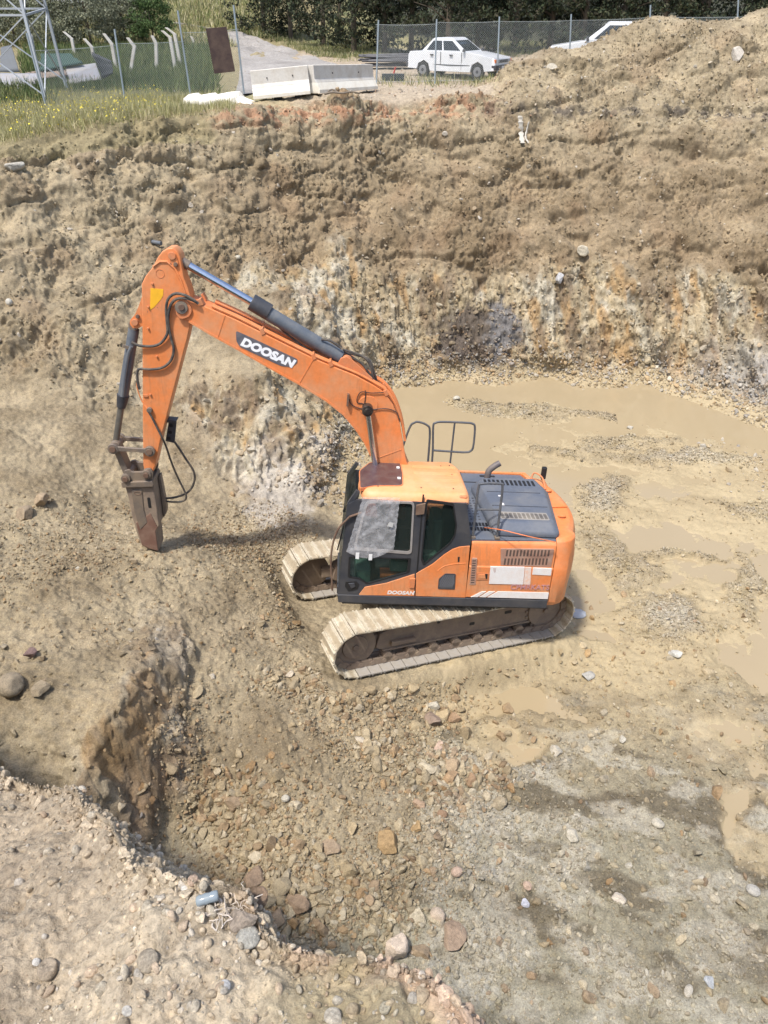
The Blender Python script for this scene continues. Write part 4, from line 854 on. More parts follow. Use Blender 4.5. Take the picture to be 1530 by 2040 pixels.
# ---------------- arm cylinder on top of the boom
yc_ = -.03
def Cp(px, py, y=yc_): p = S(px, py, 1, y); return Vector((float(p[0]), y, float(p[2])))
c0, c1 = Cp(357, 518), Cp(690, 718); dv = (c1 - c0).normalized(); n0 = Cp(504, 603)
AC = MB().cyl(c0 + dv * (n0 - c0).length, c1 - dv * .10, .108, 28).build('arm_cylinder', CYLM, EX, label='long grey hydraulic cylinder above the boom')
MB().cyl(n0 - dv * .03, n0 + dv * .28, .128, 28).build('gland', CHAR, AC, bevel=.01); MB().cyl(c0 + dv * .10, n0, .060, 20).build('cylinder_rod', CHROME, AC)
MB().cyl(c0 + dv * .04, c0 + dv * .16, .072, 20).build('rod_end', STEEL, AC, bevel=.008)
MB().cyl((c1.x, yc_ - .09, c1.z), (c1.x, yc_ + .09, c1.z), .10, 20).build('cylinder_eye', ORANGE_D, AC, bevel=.01)
lug = BL([(668,732),(679,712),(690,709),(700,714),(742,752),(740,768),(700,748)], .08)
for y0_ in (.09, -.18): MB().prism(lug, y0_, y0_ + .035).build('cylinder_lug', ORANGE_D, BOOM, bevel=.008)
for k, pth in enumerate(([(640,676),(655,678),(667,684),(680,694)], [(683,696),(705,703),(725,712),(738,728),(745,758),(760,775),(770,795)], [(684,700),(702,712),(722,726),(738,748),(756,775)], [(512,600),(528,603),(540,612),(552,630)], [(690,702),(712,708),(734,716),(744,738),(750,760)])):
    MB().tube(curve([Bp(*q, .06 - .04 * k) for q in pth], 6), .018, 8).build('hose', RUBBER, AC)
MB().tube(curve([Bp(q[0], q[1], -.02) for q in [(556,652),(590,680),(620,700),(640,712)]], 5), .016, 6).build('hose', RUBBER, AC)
# ---------------- arm
YA0, YA1 = -.20, .15
def AL(lst): return SL(lst, 1, YA1)
arm_o = AL([(344,494),(352,500),(358,510),(362,530),(366,552),(374,572),(380,592),(381,612),(379,645),(373,675),(363,712),(353,750),(340,800),(321,872),(309,928),(303,944),(296,950),(289,945),(285,926),(284,800),(283.5,654),(282,566),(290,550),(305,531),(314,513),(323,501),(333,495)])
ARM = MB().prism(arm_o, YA0, YA1).build('arm', ORANGE, EX, bevel=.016, label='orange dipper arm hanging nearly upright')
# raised border strip of the arm side
an_ = [Vector((x, YA1 + .003, z)) for x, z in AL([(305,531),(318,521),(333,521),(349,535),(361,560),(369,585)])]
MB().tube(an_, .018, 6).build('weld_seam', ORANGE, ARM)
MB().prism(AL([(300,574),(325.5,576),(325,589),(320,597),(308,611),(299,618)]), YA1 - .01, YA1 + .004).build('warning_decal', YELL, ARM, label='yellow warning decal, bevelled at its lower corner')
br_pts = AL([(283,590),(276,610),(268,628),(259,638),(258,646),(264,654),(274,655),(284,650)])
for y0_ in (YA0 + .01, YA1 - .05): MB().prism(rnd(br_pts, .02), y0_, y0_ + .04).build('cylinder_bracket', ORANGE, ARM, bevel=.006)
pin(268, 643, YA0, YA1 + .03, .05, 'bracket_pin', ORANGE_D, ARM); pin(273.5, 631, YA1 - .01, YA1 + .03, .028, 'bolt_head', RUST, ARM)
pin(342, 510, YA0 - .03, YA1 + .04, .055, 'rod_pin', ORANGE_D, ARM); pin(349.5, 527, YA1 - .01, YA1 + .035, .032, 'bolt_head', RUST, ARM)
MB().prism(rnd(AL([(337,503),(350,503),(357,528),(346,533),(340,521)]), .03), YA1 - .005, YA1 + .02).build('pin_plate', ORANGE, ARM, bevel=.006)
for q in ((303,566),(295,612),(294.5,655),(312,711),(299,787)): pin(*q, YA1 - .01, YA1 + .03, .016, 'arm_boss', ORANGE_D, ARM)
MB().prism([(0, 0), (.07, 0), (.07, .03), (0, .03)], YA1, YA1 + .02).xf(Matrix.Translation(Vector(S(295, 790, 1, YA1)) * 1 - Vector((0, YA1, 0)))).build('arm_bracket', ORANGE_D, ARM)
# small round emblem as two arcs
em = S(319, 545, 1, YA1)
MB().tube([(em[0] + .06 * math.cos(a), YA1 + .002, em[2] + .06 * math.sin(a)) for a in np.linspace(0, 2 * math.pi, 22)], .004, 5).build('arm_mark', ORANGE_D, ARM)
def hose(pts, r=.02, parent=ARM, y=YA1 + .05, name='hose', ys=None):
    P = [Bp(q[0], q[1], (ys[i] if ys else y)) for i, q in enumerate(pts)]; return MB().tube(curve(P, 7), r, 10).build(name, RUBBER, parent)
hose([(392,602),(375,591),(357,585),(344,587),(334,598),(331,618),(333,645),(333,665),(322,682),(308,689),(292,690),(276,688),(262,682)], .021, ys=[.25, .26, .25, .24, .22, .20, .20, .20, .19, .19, .19, .2, .2])
hose([(396,605),(380,597),(362,594),(348,598),(339,610),(335,630),(336,650),(341,675),(346,695),(342,715),(331,728),(318,734),(300,736),(280,735),(274,740),(274,760),(278,775)], .021, ys=[.24, .24, .24, .23, .21, .2, .19, .19, .19, .19, .19, .19, .19, .19, .18, .17, .16])
MB().tube(curve([Bp(274, 742, .14), Bp(273, 770, .14), Bp(282, 797, .14), Bp(296, 818, .17)], 6), .012, 6).build('arm_pipe', ORANGE, ARM)
# ---------------- bucket cylinder
yk = -.02
k0, k1 = Cp(268, 647, yk), Cp(229, 892, yk); kv = (k1 - k0).normalized(); kg = Cp(243, 800, yk)
KC = MB().cyl(k0 + kv * .06, k0 + kv * (kg - k0).length, .082, 24).build('bucket_cylinder', CYLM, EX, label='dark grey cylinder along the outer side of the arm')
MB().cyl(k0 + kv * ((kg - k0).length - .12), kg + kv * .10, .10, 24, .07).build('gland', CHAR, KC, bevel=.01); MB().cyl(kg, k1, .052, 18).build('cylinder_rod', painted('dusty_rod', (.16, .15, .13), rough=.4, metal=.4), KC)
MB().cyl((k0.x, yk - .08, k0.z), (k0.x, yk + .08, k0.z), .075, 18).build('cylinder_eye', STEEL, KC, bevel=.008)
MB().tube(curve([Cp(262, 690, .10), Cp(256, 705, .10), Cp(250, 740, .09), Cp(244, 790, .09)], 6), .028, 8).build('cylinder_pipe', CYLM, KC)
MB().bar(Cp(245, 689, .1), Cp(258, 694, .08), .04, .04).build('port', STEEL, KC)
# ---------------- linkage
L1, L2 = (226, 893), (299, 898)
for yy in (YA1 + .02, YA0 - .07):
    a, b_ = S(*L1, 1, YA1 + .03), S(*L2, 1, YA1 + .03); A_, B2 = Vector((a[0], yy, a[2])), Vector((b_[0], yy, b_[2]))
    d = (B2 - A_).normalized(); n_ = Vector((-d.z, 0, d.x)); m = MB()
    pr = [A_ + n_ * .035 + d * .05, A_ + d * .35 + n_ * .025, B2 + n_ * .035 - d * .05, B2 - n_ * .045 - d * .05, A_ + d * .35 - n_ * .038, A_ - n_ * .045 + d * .05]
    m.prism([(p.x, p.z) for p in pr], yy, yy + .05)
    for p in (A_, B2): m.cyl((p.x, yy - .005, p.z), (p.x, yy + .06, p.z), .085, 24)
    m.build('side_link', STEEL, EX, bevel=.008)
pin(226, 893, YA0 - .08, YA1 + .10, .05, 'link_pin', RUST, EX, YA1 + .03); pin(299, 898, YA0 - .08, YA1 + .10, .05, 'link_pin', RUST, EX, YA1 + .03)
g0, g1 = Cp(232, 893, .0), Cp(252, 948, .0)
g0 = Vector((S(226, 893, 1, YA1 + .03)[0], -.02, S(226, 893, 1, YA1 + .03)[2])); g1 = Vector((S(252, 950, 1, YA1)[0], -.02, S(252, 950, 1, YA1)[2]))
MB().bar(g0, g1, .26, .10, (1, 0, 0)).cyl((g0.x, -.14, g0.z), (g0.x, .10, g0.z), .08, 20).build('push_link', STEEL, EX, bevel=.015)
# ---------------- rock breaker
YK0, YK1 = -.24, .19
def KL(l): return SL(l, 1, YK1)
BR = MB().prism(KL([(248,966),(305,962),(311,1000),(317,1048),(311,1058),(314,1080),(316,1099),(296,1094),(281,1087),(271,1058),(262,1027),(255,990)]), YK0, YK1).build('rock_breaker', painted('breaker_housing', (.20, .155, .12), rough=.6, dirt=(.40, .30, .2), dirt_amt=.65, scale=4, chips=(.12, .06, .04)), EX, bevel=.02, label='scratched steel rock breaker with its point in the ground')
MB().prism(KL([(306,964),(311,962),(324,1028),(324,1038),(318,1049),(312,1000)]), YK0 - .02, YK0 + .12).build('back_plate', STEEL, BR, bevel=.01)
MB().prism(KL([(262,975),(283,974),(287,1015),(294,1040),(280,1055),(268,1020)]), YK1 - .01, YK1 + .02).build('side_rib', STEEL, BR, bevel=.012)
MB().prism(KL([(271,1042),(300,1022),(314,1050),(310,1058),(313,1080),(315,1097),(297,1092),(283,1085)]), YK1 - .01, YK1 + .012).build('wear_plate', painted('rust_plate', (.16, .085, .06), rough=.7, dirt=(.3, .21, .15), dirt_amt=.5, scale=6), BR, bevel=.008, label='rust-brown lower side plate')
MB().prism(rnd(KL([(293,991),(299,991),(302,1012),(296,1012)]), .03), YK1 - .01, YK1 + .004).build('slot_opening', BLACK, BR); MB().prism(rnd(KL([(274,1028),(282,1028),(282,1034),(274,1034)]), .03), YK1, YK1 + .016).build('bolt_hole', BLACK, BR)
pe = S(274, 983, 1, YK1 + .03); MB().tube([(pe[0] + .055 * math.cos(a), YK1 + .022, pe[2] + .028 * math.sin(a)) for a in np.linspace(0, 2 * math.pi, 18)], .006, 5).build('oval_mark', RUST, BR)
TL0 = Vector(S(300, 1085, 1, -.02)); MB().tube([TL0, TL0 + Vector((-.05, 0, -.45))], .07, 16, .05).build('chisel', RUST, BR)
MB().prism(KL([(243,958),(304,956),(307,962),(306,967),(245,969)]), YK0 - .06, YK1 + .06).build('top_plate', STEEL, BR, bevel=.01)
for y0_ in (YK0 - .01, YK1 - .04): MB().prism(rnd(KL([(246,960),(247,938),(257,935),(262,940),(285,940),(288,934),(300,933),(305,942),(303,958)]), .03), y0_, y0_ + .05).build('mounting_ear', STEEL, BR, bevel=.008)
for q in ((252,951),(293,943)):
    pin(*q, YK0 - .03, YK1 + .07, .075, 'ear_boss', STEEL, BR, YK1); pin(*q, YK0 - .05, YK1 + .10, .045, 'mounting_pin', RUST, BR, YK1)
# breaker hoses and the perforated guard
hose([(296,820),(303,832),(312,850),(322,870),(331,890),(343,925),(356,955),(366,975),(371,990),(365,998),(345,1000),(316,996)], .017, ys=[.2, .2, .2, .2, .12, .0, -.1, -.14, -.16, -.2, -.2, -.2], parent=EX)
hose([(346,878),(358,895),(372,917),(384,935),(388,952),(383,970),(372,982),(352,990),(330,993),(315,993)], .019, ys=[-.2, -.2, -.2, -.22, -.24, -.25, -.25, -.22, -.2, -.2], parent=EX)
pin(297, 818, YA1, YA1 + .06, .042, 'hose_fitting', STEEL, ARM)
gd = MB(); gpt = SL([(337,836),(352,838),(348,882),(330,878)], 1, -.12); gd.prism(gpt, -.14, -.10); gd.prism(SL([(334,832),(354,834),(352,839),(335,838)], 1, -.12), -.2, -.02); GD = gd.build('hose_guard', CHAR, ARM, bevel=.006)
for q in ((341,848),(339,861),(336,873)): p = S(*q, 1, -.10); MB().prism(rnd([(p[0] - .03, p[2] - .025), (p[0] + .03, p[2] - .025), (p[0] + .03, p[2] + .025), (p[0] - .03, p[2] + .025)], .02), -.12, -.096).build('guard_hole', BLACK, GD)
# ================================================================== LOOSE STONES
def ico(sub):
    bm = bmesh.new(); bmesh.ops.create_icosphere(bm, subdivisions=sub, radius=1.0)
    V = np.array([v.co[:] for v in bm.verts], np.float32); Fc = np.array([[v.index for v in f.verts] for f in bm.faces], np.int32); bm.free(); return V, Fc
def proto(sub, cuts, flat, seed, rough=.12):
    r = np.random.default_rng(seed); V, Fc = ico(sub); V = V.copy()
    for _ in range(cuts):
        n = r.normal(size=3); n /= np.linalg.norm(n); d = r.uniform(.35, .8); e = V @ n - d; V -= np.maximum(e, 0)[:, None] * n
    V *= 1 + rough * r.normal(size=(len(V), 1)) * .5; V *= np.array([1, r.uniform(.65, .95), r.uniform(*flat)]); return V.astype(np.float32), Fc
P0 = [proto(1, 4, (.45, .8), i) for i in range(12)]; P1 = [proto(2, 9, (.4, .8), 50 + i, .05) for i in range(12)]; PR = [proto(2, 1, (.45, .75), 90 + i, .03) for i in range(8)]
dA = np.linalg.norm(np.cross(np.stack([np.gradient(A, axis=1) for A in (PV[..., 0], PV[..., 1], PV[..., 2])], -1), np.stack([np.gradient(A, axis=0) for A in (PV[..., 0], PV[..., 1], PV[..., 2])], -1)), axis=-1)
infr = (_u > -220) & (_u < 1760) & (_v > -30) & (_v < 2200)
def scatter(name, mask, n, size, protos, parent=None, mat=STONE, tintf=None, sink=.15, label=None, cat=None, smooth_=False, group=None, power=1.0):
    w = (mask * dA * infr).ravel().astype(np.float64); w = np.where(und.ravel() > .7, 0, w) if name != 'bank_pebbles' else w; w /= w.sum()
    sel = rng.choice(len(w), n, p=w); pos = PV.reshape(-1, 3)[sel]; nor = NRM.reshape(-1, 3)[sel]; tint = COLR.reshape(-1, 4)[sel].copy()
    pos = pos + rng.normal(size=pos.shape).astype(np.float32) * np.sqrt(dA.reshape(-1)[sel])[:, None] * .4
    s = np.clip(size[0] * np.exp(rng.normal(size=n) * size[1]), size[0] * .35, size[2]).astype(np.float32)
    tint[:, :3] = tintf(tint[:, :3], n) if tintf else tint[:, :3] * rng.uniform(.75, 1.3, (n, 1)); tint[:, 3] *= .3
    q = rng.normal(size=(n, 4)); q /= np.linalg.norm(q, axis=1)[:, None]; a, b, c, d = q.T
    Rm = np.stack([a*a+b*b-c*c-d*d, 2*(b*c-a*d), 2*(b*d+a*c), 2*(b*c+a*d), a*a-b*b+c*c-d*d, 2*(c*d-a*b), 2*(b*d-a*c), 2*(c*d+a*b), a*a-b*b-c*c+d*d], -1).reshape(n, 3, 3).astype(np.float32)
    pi = rng.integers(0, len(protos), n); VV, FF, CC = [], [], []; off = 0
    for k, (V, Fc) in enumerate(protos):
        m = pi == k; cnt = int(m.sum())
        if not cnt: continue
        v = np.einsum('vj,nij->nvi', V, Rm[m]) * s[m][:, None, None] * .5; v += (pos[m] + nor[m] * (s[m] * (.5 * .5 - sink))[:, None])[:, None, :]
        VV.append(v.reshape(-1, 3)); FF.append((Fc[None] + (np.arange(cnt) * len(V))[:, None, None] + off).reshape(-1, 3)); CC.append(np.repeat(tint[m], len(V), 0)); off += cnt * len(V)
    o = np_mesh(name, np.concatenate(VV), np.concatenate(FF), mat, parent, np.concatenate(CC), smooth_); return tag(o, label, cat, group, 'stuff')
def tf_mix(cols, probs, jit=(.8, 1.2), keep=.4):
    def f(t, n):
        c = np.array(cols, np.float32)[rng.choice(len(cols), n, p=probs)]; return np.clip((t * keep + c * (1 - keep)) * rng.uniform(*jit, (n, 1)), 0, .75)
    return f
onp = (~BERM) & (Y0 > 3.5) & (Y0 < 34)
def wb(lst, soft=1.0):
    m = np.zeros(X0.shape, np.float32)
    for px, py, rx, ry, amt in lst:
        e = np.hypot((_u - px) / rx, (_v - py) / ry); m = np.maximum(m, amt * smooth(1.3, .4, e) * onp)
    return m * (.35 + .65 * smooth(-.4, .4, t1 + .6 * t2))
rubble_mask = wb([(520,1640,130,110,.7),(560,1790,220,100,1),(800,1500,110,90,.5),(900,1560,120,60,.9),(740,1400,120,50,.6),(880,1420,60,60,.6),(700,1850,180,70,.7),(430,1600,70,90,.6),(840,1680,70,90,.5),(600,1350,90,40,.3)])
pebble_mask = wb([(700,1450,260,170,.7),(640,1700,300,220,.8),(450,1480,160,130,.35),(560,1250,140,90,.35),(330,1180,300,110,.25),(150,1130,220,140,.3),(780,1400,120,60,1),(500,1060,120,60,1),(560,1100,70,40,1)])
spoil = tf_mix([(.33, .26, .16), (.40, .33, .22), (.27, .175, .10), (.44, .385, .29), (.33, .20, .09)], [.35, .28, .17, .12, .08])
scatter('angular_rubble', rubble_mask + .02 * onp * (Z0 < -8.4) * (Y0 < 12), 3600, (.105, .45, .36), P1, tintf=spoil, sink=.2, label='brown angular broken rock spread over the ramp', cat='rubble')
smo_ = 1 - .85 * np.clip(wb([(330,1200,170,70,1),(520,1480,110,90,1),(200,1480,120,110,1),(150,1200,140,60,.8),(640,1560,80,60,.8)]) * 1.6, 0, 1)
scatter('rubble_chips', (pebble_mask + rubble_mask * .6) * smo_, 26000, (.035, .45, .10), P0, tintf=spoil, sink=.1, label='small stone chips covering the dug ramp', cat='stone chips')
fl_mask = (floorm > .5) * (1 - PUD) * (.05 + 1.3 * ISL + .9 * WHT + .45 * smooth(11, 7, Y0) + .25 * smooth(.1, .5, t2) + .4 * smooth(20.5, 22, Y0)) * onp
paleg = tf_mix([(.42, .37, .28), (.33, .28, .18), (.50, .46, .38), (.28, .21, .13), (.36, .35, .32)], [.3, .38, .10, .17, .05], keep=.62)
scatter('floor_gravel', fl_mask, 42000, (.032, .5, .11), P0, tintf=paleg, sink=.12, label='pale gravel strewn over the wet pit floor', cat='gravel')
scatter('floor_stones', fl_mask, 900, (.09, .35, .20), P1, tintf=paleg, sink=.12, label='loose fist sized stones lying on the pit floor', cat='stones')
wl = wallm * onp * (1 - .7 * rock) * (.25 + smooth(-.2, .5, t2)) + .6 * pile + .22 * smooth(13, 10, Y0) * onp * (floorm < .3) * (Z0 > -8.5) * smo_
scatter('soil_clods', wl, 34000, (.045, .5, .18), P0, tintf=lambda t, n: np.clip(t * rng.uniform(.82, 1.2, (n, 1)), 0, .6), sink=.2, label='crumbly earth clods and pebbles on the pit walls', cat='soil clods')
scatter('wall_stones', wl, 1500, (.11, .35, .30), P1, tintf=tf_mix([(.40, .35, .27), (.32, .25, .17), (.48, .45, .40)], [.45, .35, .2]), sink=.25, label='stones bedded in the soil of the walls', cat='stones')
foot = rock * onp * smooth(-8.6, -9.3, Z0) + smooth(.5, .0, np.abs(Z0 + 9.45)) * wallm * onp
scatter('scree', foot + .12 * gr * onp, 7000, (.07, .5, .26), P1, tintf=tf_mix([(.33, .26, .17), (.42, .40, .36), (.30, .30, .31), (.36, .24, .13)], [.4, .28, .17, .15]), label='fallen rock scree along the foot of the wall', cat='scree')
rb = onp * rock * (1 - CLF) * (.25 + .75 * smooth(-2, 1, X0)) * (.3 + smooth(0, .4, st2)); scatter('rock_flakes', rb, 5200, (.10, .4, .28), P1, tintf=tf_mix([(.38, .30, .18), (.46, .43, .36), (.34, .21, .10), (.20, .155, .11)], [.42, .2, .2, .18], keep=.65), sink=.32, label='broken flakes on the exposed rock face', cat='rock flakes')
bankm = nearr * (_v < 2100)
pebc = tf_mix([(.46, .42, .34), (.42, .34, .24), (.60, .56, .49), (.44, .33, .24), (.38, .37, .35)], [.3, .35, .13, .14, .08])
scatter('bank_pebbles', bankm * (.25 + smooth(-.8, -.5, X0) + .6 * smooth(-.1, .3, t3)), 7500, (.017, .5, .055), PR, tintf=pebc, sink=.18, label='rounded pebbles bedded in the near bank', cat='pebbles', smooth_=True)
scatter('bank_grit', bankm, 26000, (.0055, .4, .012), P0, tintf=pebc, sink=.1, label='coarse grit covering the near bank', cat='grit')
scatter('edge_clods', (np.abs(DE) < .10) * smooth(.12, .0, np.abs(DE)) * (_v < 2100) * (Y0 < 3.5), 1500, (.022, .5, .07), P1, tintf=lambda t, n: np.clip(t * rng.uniform(.8, 1.25, (n, 1)), 0, .7), sink=.2, label='crumbling clods along the edge of the near bank', cat='clods')
topm = ((Y0 > 24) & (Y0 < 40) & (Z0 > -3.3)) * (1 - pile); scatter('track_gravel', topm * (.3 + smooth(-4, -2, X0)), 4000, (.045, .5, .16), P0, tintf=tf_mix([(.42, .36, .29), (.5, .47, .42), (.33, .2, .13)], [.5, .3, .2]), label='gravel and red stones on the track above the pit', cat='gravel')
# single stones one can point to
def single(px, py, wpx, colr, label, flat=.7, sub=3, cuts=10, name='boulder', cat='boulder', rz=None, asp=1.0, rnd_=False, sink=.12, sm=False):
    p, n, t = hit(px, py, 3); dist = p @ np.array([0, CP, -SP]); s = wpx * dist / F_PX
    r = np.random.default_rng(int(px * 7 + py)); V, Fc = ico(sub); V = V.astype(float)
    for _ in range(1 if rnd_ else cuts):
        nn = r.normal(size=3); nn /= np.linalg.norm(nn); d = r.uniform(.45, .82); e = V @ nn - d; V -= np.maximum(e, 0)[:, None] * nn
    V *= 1 + .05 * noise(V[:, 0] * 3 + px, V[:, 1] * 3, V[:, 2] * 3)[:, None]; V *= np.array([1, asp * .85, flat]); V *= s / (V[:, 0].max() - V[:, 0].min())
    o = np_mesh(name, V, Fc, STONE, colors=np.tile(np.array([*colr, 0.]), (len(V), 1)), smooth_=rnd_ or sm)
    o.location = p + np.array(n) * (-(V[:, 2].min()) - s * sink); o.rotation_euler = (r.uniform(-.15, .15), r.uniform(-.15, .15), rz if rz is not None else r.uniform(0, 3)); return tag(o, label, cat)
W_, G_, B2_, OC, DB, PK = (.45, .42, .35), (.38, .37, .34), (.28, .21, .14), (.33, .23, .12), (.21, .15, .105), (.44, .33, .26)
for q in [(877,1492,30,PK,'pale pinkish oblong block standing at the edge of the rubble right of centre',.55,0),
          (901,1868,62,(.30,.225,.165),'large flat reddish brown slab on the pale ground right of the near bank',.35,0),
          (771,1690,54,OC,'ochre yellow boulder at the right edge of the brown rubble',.6,0),
          (505,1803,46,DB,'dark brown boulder just above the torn cloth on the bank',.8,0),(592,1807,52,(.26,.19,.13),'broad brown rock in the shaded hollow, right of the dark one',.7,0),
          (551,1828,30,(.30,.23,.16),'pointed triangular brown stone between two larger shaded rocks',.5,0),(509,1756,44,(.29,.21,.145),'tilted brown slab above the shaded rocks',.5,0),
          (658,1686,44,(.34,.26,.18),'flat tan rock in the middle of the rubble slope',.35,0),(478,1598,30,B2_,'brown rock at the left end of the rubble field',.6,0),
          (909,1736,24,PK,'small rounded pink stone on the white crushed ground',.7,1),(870,1826,34,(.46,.38,.30),'pale tan boulder above the reddish slab',.65,1),
          (945,1882,20,W_,'small white stone right of the reddish slab',.7,0),(862,1410,24,W_,'white stone at the top of the rubble tongue below the tracks',.7,0),
          (903,1434,26,(.33,.225,.14),'orange brown rock next to the muddy puddle below the tracks',.8,0),(862,1440,34,(.27,.205,.16),'purplish brown rock under the white stone',.6,0),
          (933,1556,30,(.33,.225,.14),'rust brown rock on the right tip of the rubble tongue',.8,0),(894,1550,34,(.36,.25,.15),'tan rust rock left of the tip of the rubble tongue',.9,0),
          (839,1604,26,(.36,.26,.18),'tan slab rock on the right edge of the ramp',.5,0),(882,1626,26,(.26,.175,.115),'dark rust rock at the rubble edge above the white ground',.8,0),
          (827,1652,28,OC,'ochre flat stone above the white crushed ground',.4,0),(568,1592,18,W_,'small white pebble among brown rocks on the ramp',.8,1),(717,1476,26,(.46,.41,.33),'pale cream rock on the upper ramp',.5,0),
          (1110,1498,28,W_,'white block on the wet floor below the machine',.6,0),(1139,1667,26,W_,'white stone with sharp edges in the middle of the lower floor',.6,0),
          (1310,1643,26,W_,'white smooth stone on the right part of the lower floor',.6,1),(1232,1790,28,(.50,.45,.38),'cream wedge stone on the lower right floor',.6,0),
          (1050,1766,20,PK,'pinkish stone with a dark damp patch behind it',.7,1),(1046,1801,17,(.40,.41,.47),'bluish grey chip in a dark wet patch',.6,0),(1251,1725,16,W_,'small pale stone above the cream wedge',.7,0),
          (1239,1474,18,W_,'small white stone left of the right hand puddle',.7,0),(1499,1778,28,G_,'grey rounded rock near the right edge of the floor',.6,1),(1413,1955,24,(.36,.38,.40),'blue grey flake low on the right of the floor',.4,0),
          (1396,1755,22,W_,'oblong white stone on the right of the floor',.5,1),(1169,1349,30,G_,'light grey flat rock lying right of the track end puddle',.5,0),(1345,1303,26,(.46,.45,.41),'pale grey rock on the mud right of the machine',.6,0),
          (1372,1978,28,(.45,.42,.36),'tan oblong stone at the bottom right',.5,1),(22,1372,60,(.30,.25,.18),'rounded muddy boulder at the left edge above the dug block',.7,1),(78,1375,46,(.28,.23,.16),'flat muddy rock beside the rounded boulder at the left edge',.4,0),
          (66,1306,26,(.19,.13,.12),'dark purple brown stone at the left edge',.6,0),(1098,137,26,(.50,.46,.38),'pale angular stone on the left flank of the spoil heap',.5,0),(1462,108,24,(.52,.48,.42),'white weathered stone high on the right of the spoil heap',.9,0),
          (1155,503,22,(.48,.44,.35),'pale cream stone set in the far wall',.8,0),(1113,552,24,(.46,.46,.46),'greyish white stone at the top of the rock face',.8,0),(30,338,44,(.40,.38,.33),'grey blocky rock at the top left of the wall',.5,0),(20,606,16,(.50,.48,.42),'oval pale pebble in the left wall',.9,1),(471,514,15,(.46,.43,.35),'light oval pebble in the wall right of the arm tip',.6,1),
          (575,1348,20,(.46,.40,.31),'pale stone on the ramp left of the near track',.7,0),(1255,856,16,W_,'white stone standing in the muddy pool',.7,0),(910,797,15,W_,'white stone near the left shore of the far pool',.7,1),
          (52,1030,40,(.30,.24,.17),'brown jutting rock on the left terrace',.6,0),(84,1005,34,(.36,.28,.19),'tan blocky rock behind the jutting one on the left terrace',.7,0),(152,1135,10,W_,'tiny white stone on the left terrace',.7,0)]:
    single(q[0], q[1], q[2], q[3], q[4], q[5], rnd_=bool(q[6]), asp=.7 if 'ob' in q[4][:14] else 1)
for q in [(488,1864,46,(.37,.36,.32),'large grey oval cobble on the near bank',.5,1),(783,1898,52,(.60,.50,.40),'pale peach pointed stone on the edge of the near bank',.9,0),(447,1966,24,(.42,.42,.42),'light grey rounded pebble in the middle of the near bank',.6,1),
          (97,1937,46,(.34,.28,.21),'brown oblong cobble on the left of the near bank',.6,1),(295,1918,50,(.36,.31,.24),'dull brown cobble bedded left of centre in the near bank',.6,1),(366,1775,16,(.66,.64,.6),'white pebble left of the plastic bottle',.8,1),(381,1758,26,(.48,.36,.27),'peach stone behind the plastic bottle',.7,1),
          (75,1917,18,(.60,.58,.54),'white pebble above the brown cobble at the left',.8,1),(255,2018,22,(.48,.46,.42),'pale oval pebble at the bottom left of the bank',.6,1),(670,2030,44,(.44,.40,.33),'flat cream cobble at the bottom of the bank',.5,1),(766,2010,26,(.40,.36,.27),'upright tan oblong pebble at the bottom of the bank',.7,1),(490,1842,60,(.30,.25,.2),'brown wedge of rock under the torn cloth',.6,0)]:
    single(q[0], q[1], q[2], q[3], q[4], q[5], name='cobble', cat='stone', rnd_=bool(q[6]))
# ================================================================== THINGS ON THE GROUND ABOVE THE PIT
CONC = painted('concrete', (.60, .57, .51), rough=.85, dirt=(.38, .31, .22), dirt_amt=.5, scale=2.5); LIME = painted('limewashed_concrete', (.80, .76, .66), rough=.8, dirt=(.55, .46, .32), dirt_amt=.5, scale=2.5)
GALV = painted('galvanised_steel', (.36, .42, .46), rough=.5, dirt=(.3, .3, .28), dirt_amt=.4, scale=6, metal=.4)
# asphalt road
ROADM = earth_mat('asphalt'); Lp = [(466,192),(476,160),(478,120),(474,92),(452,74),(410,60),(350,48),(290,41)]; Rp = [(712,168),(672,128),(628,113),(590,101),(560,90),(500,74),(430,58),(330,44)]
Lw = curve([Vector(hit(*q, 3, 22)[0]) for q in Lp], 5); Rw = curve([Vector(hit(*q, 3, 22)[0]) for q in Rp], 5); rv = []
for a, b in zip(Lw, Rw):
    for k in range(15): p = a.lerp(b, k / 14); rv.append((p.x, p.y, ground_z(p.x, p.y) + .05))
rv = np.array(rv); ri = np.arange(len(rv)).reshape(-1, 15); rc_ = np.tile(np.array([.30, .285, .27, 0]), (len(rv), 1)); rc_[:, :3] *= (1 + .25 * noise(rv[:, 0] * .8, rv[:, 1] * .5, rv[:, 2]))[:, None]
tag(np_mesh('road', rv, np.stack([ri[:-1, :-1], ri[:-1, 1:], ri[1:, 1:], ri[1:, :-1]], -1).reshape(-1, 4), ROADM, colors=rc_), kind='structure')
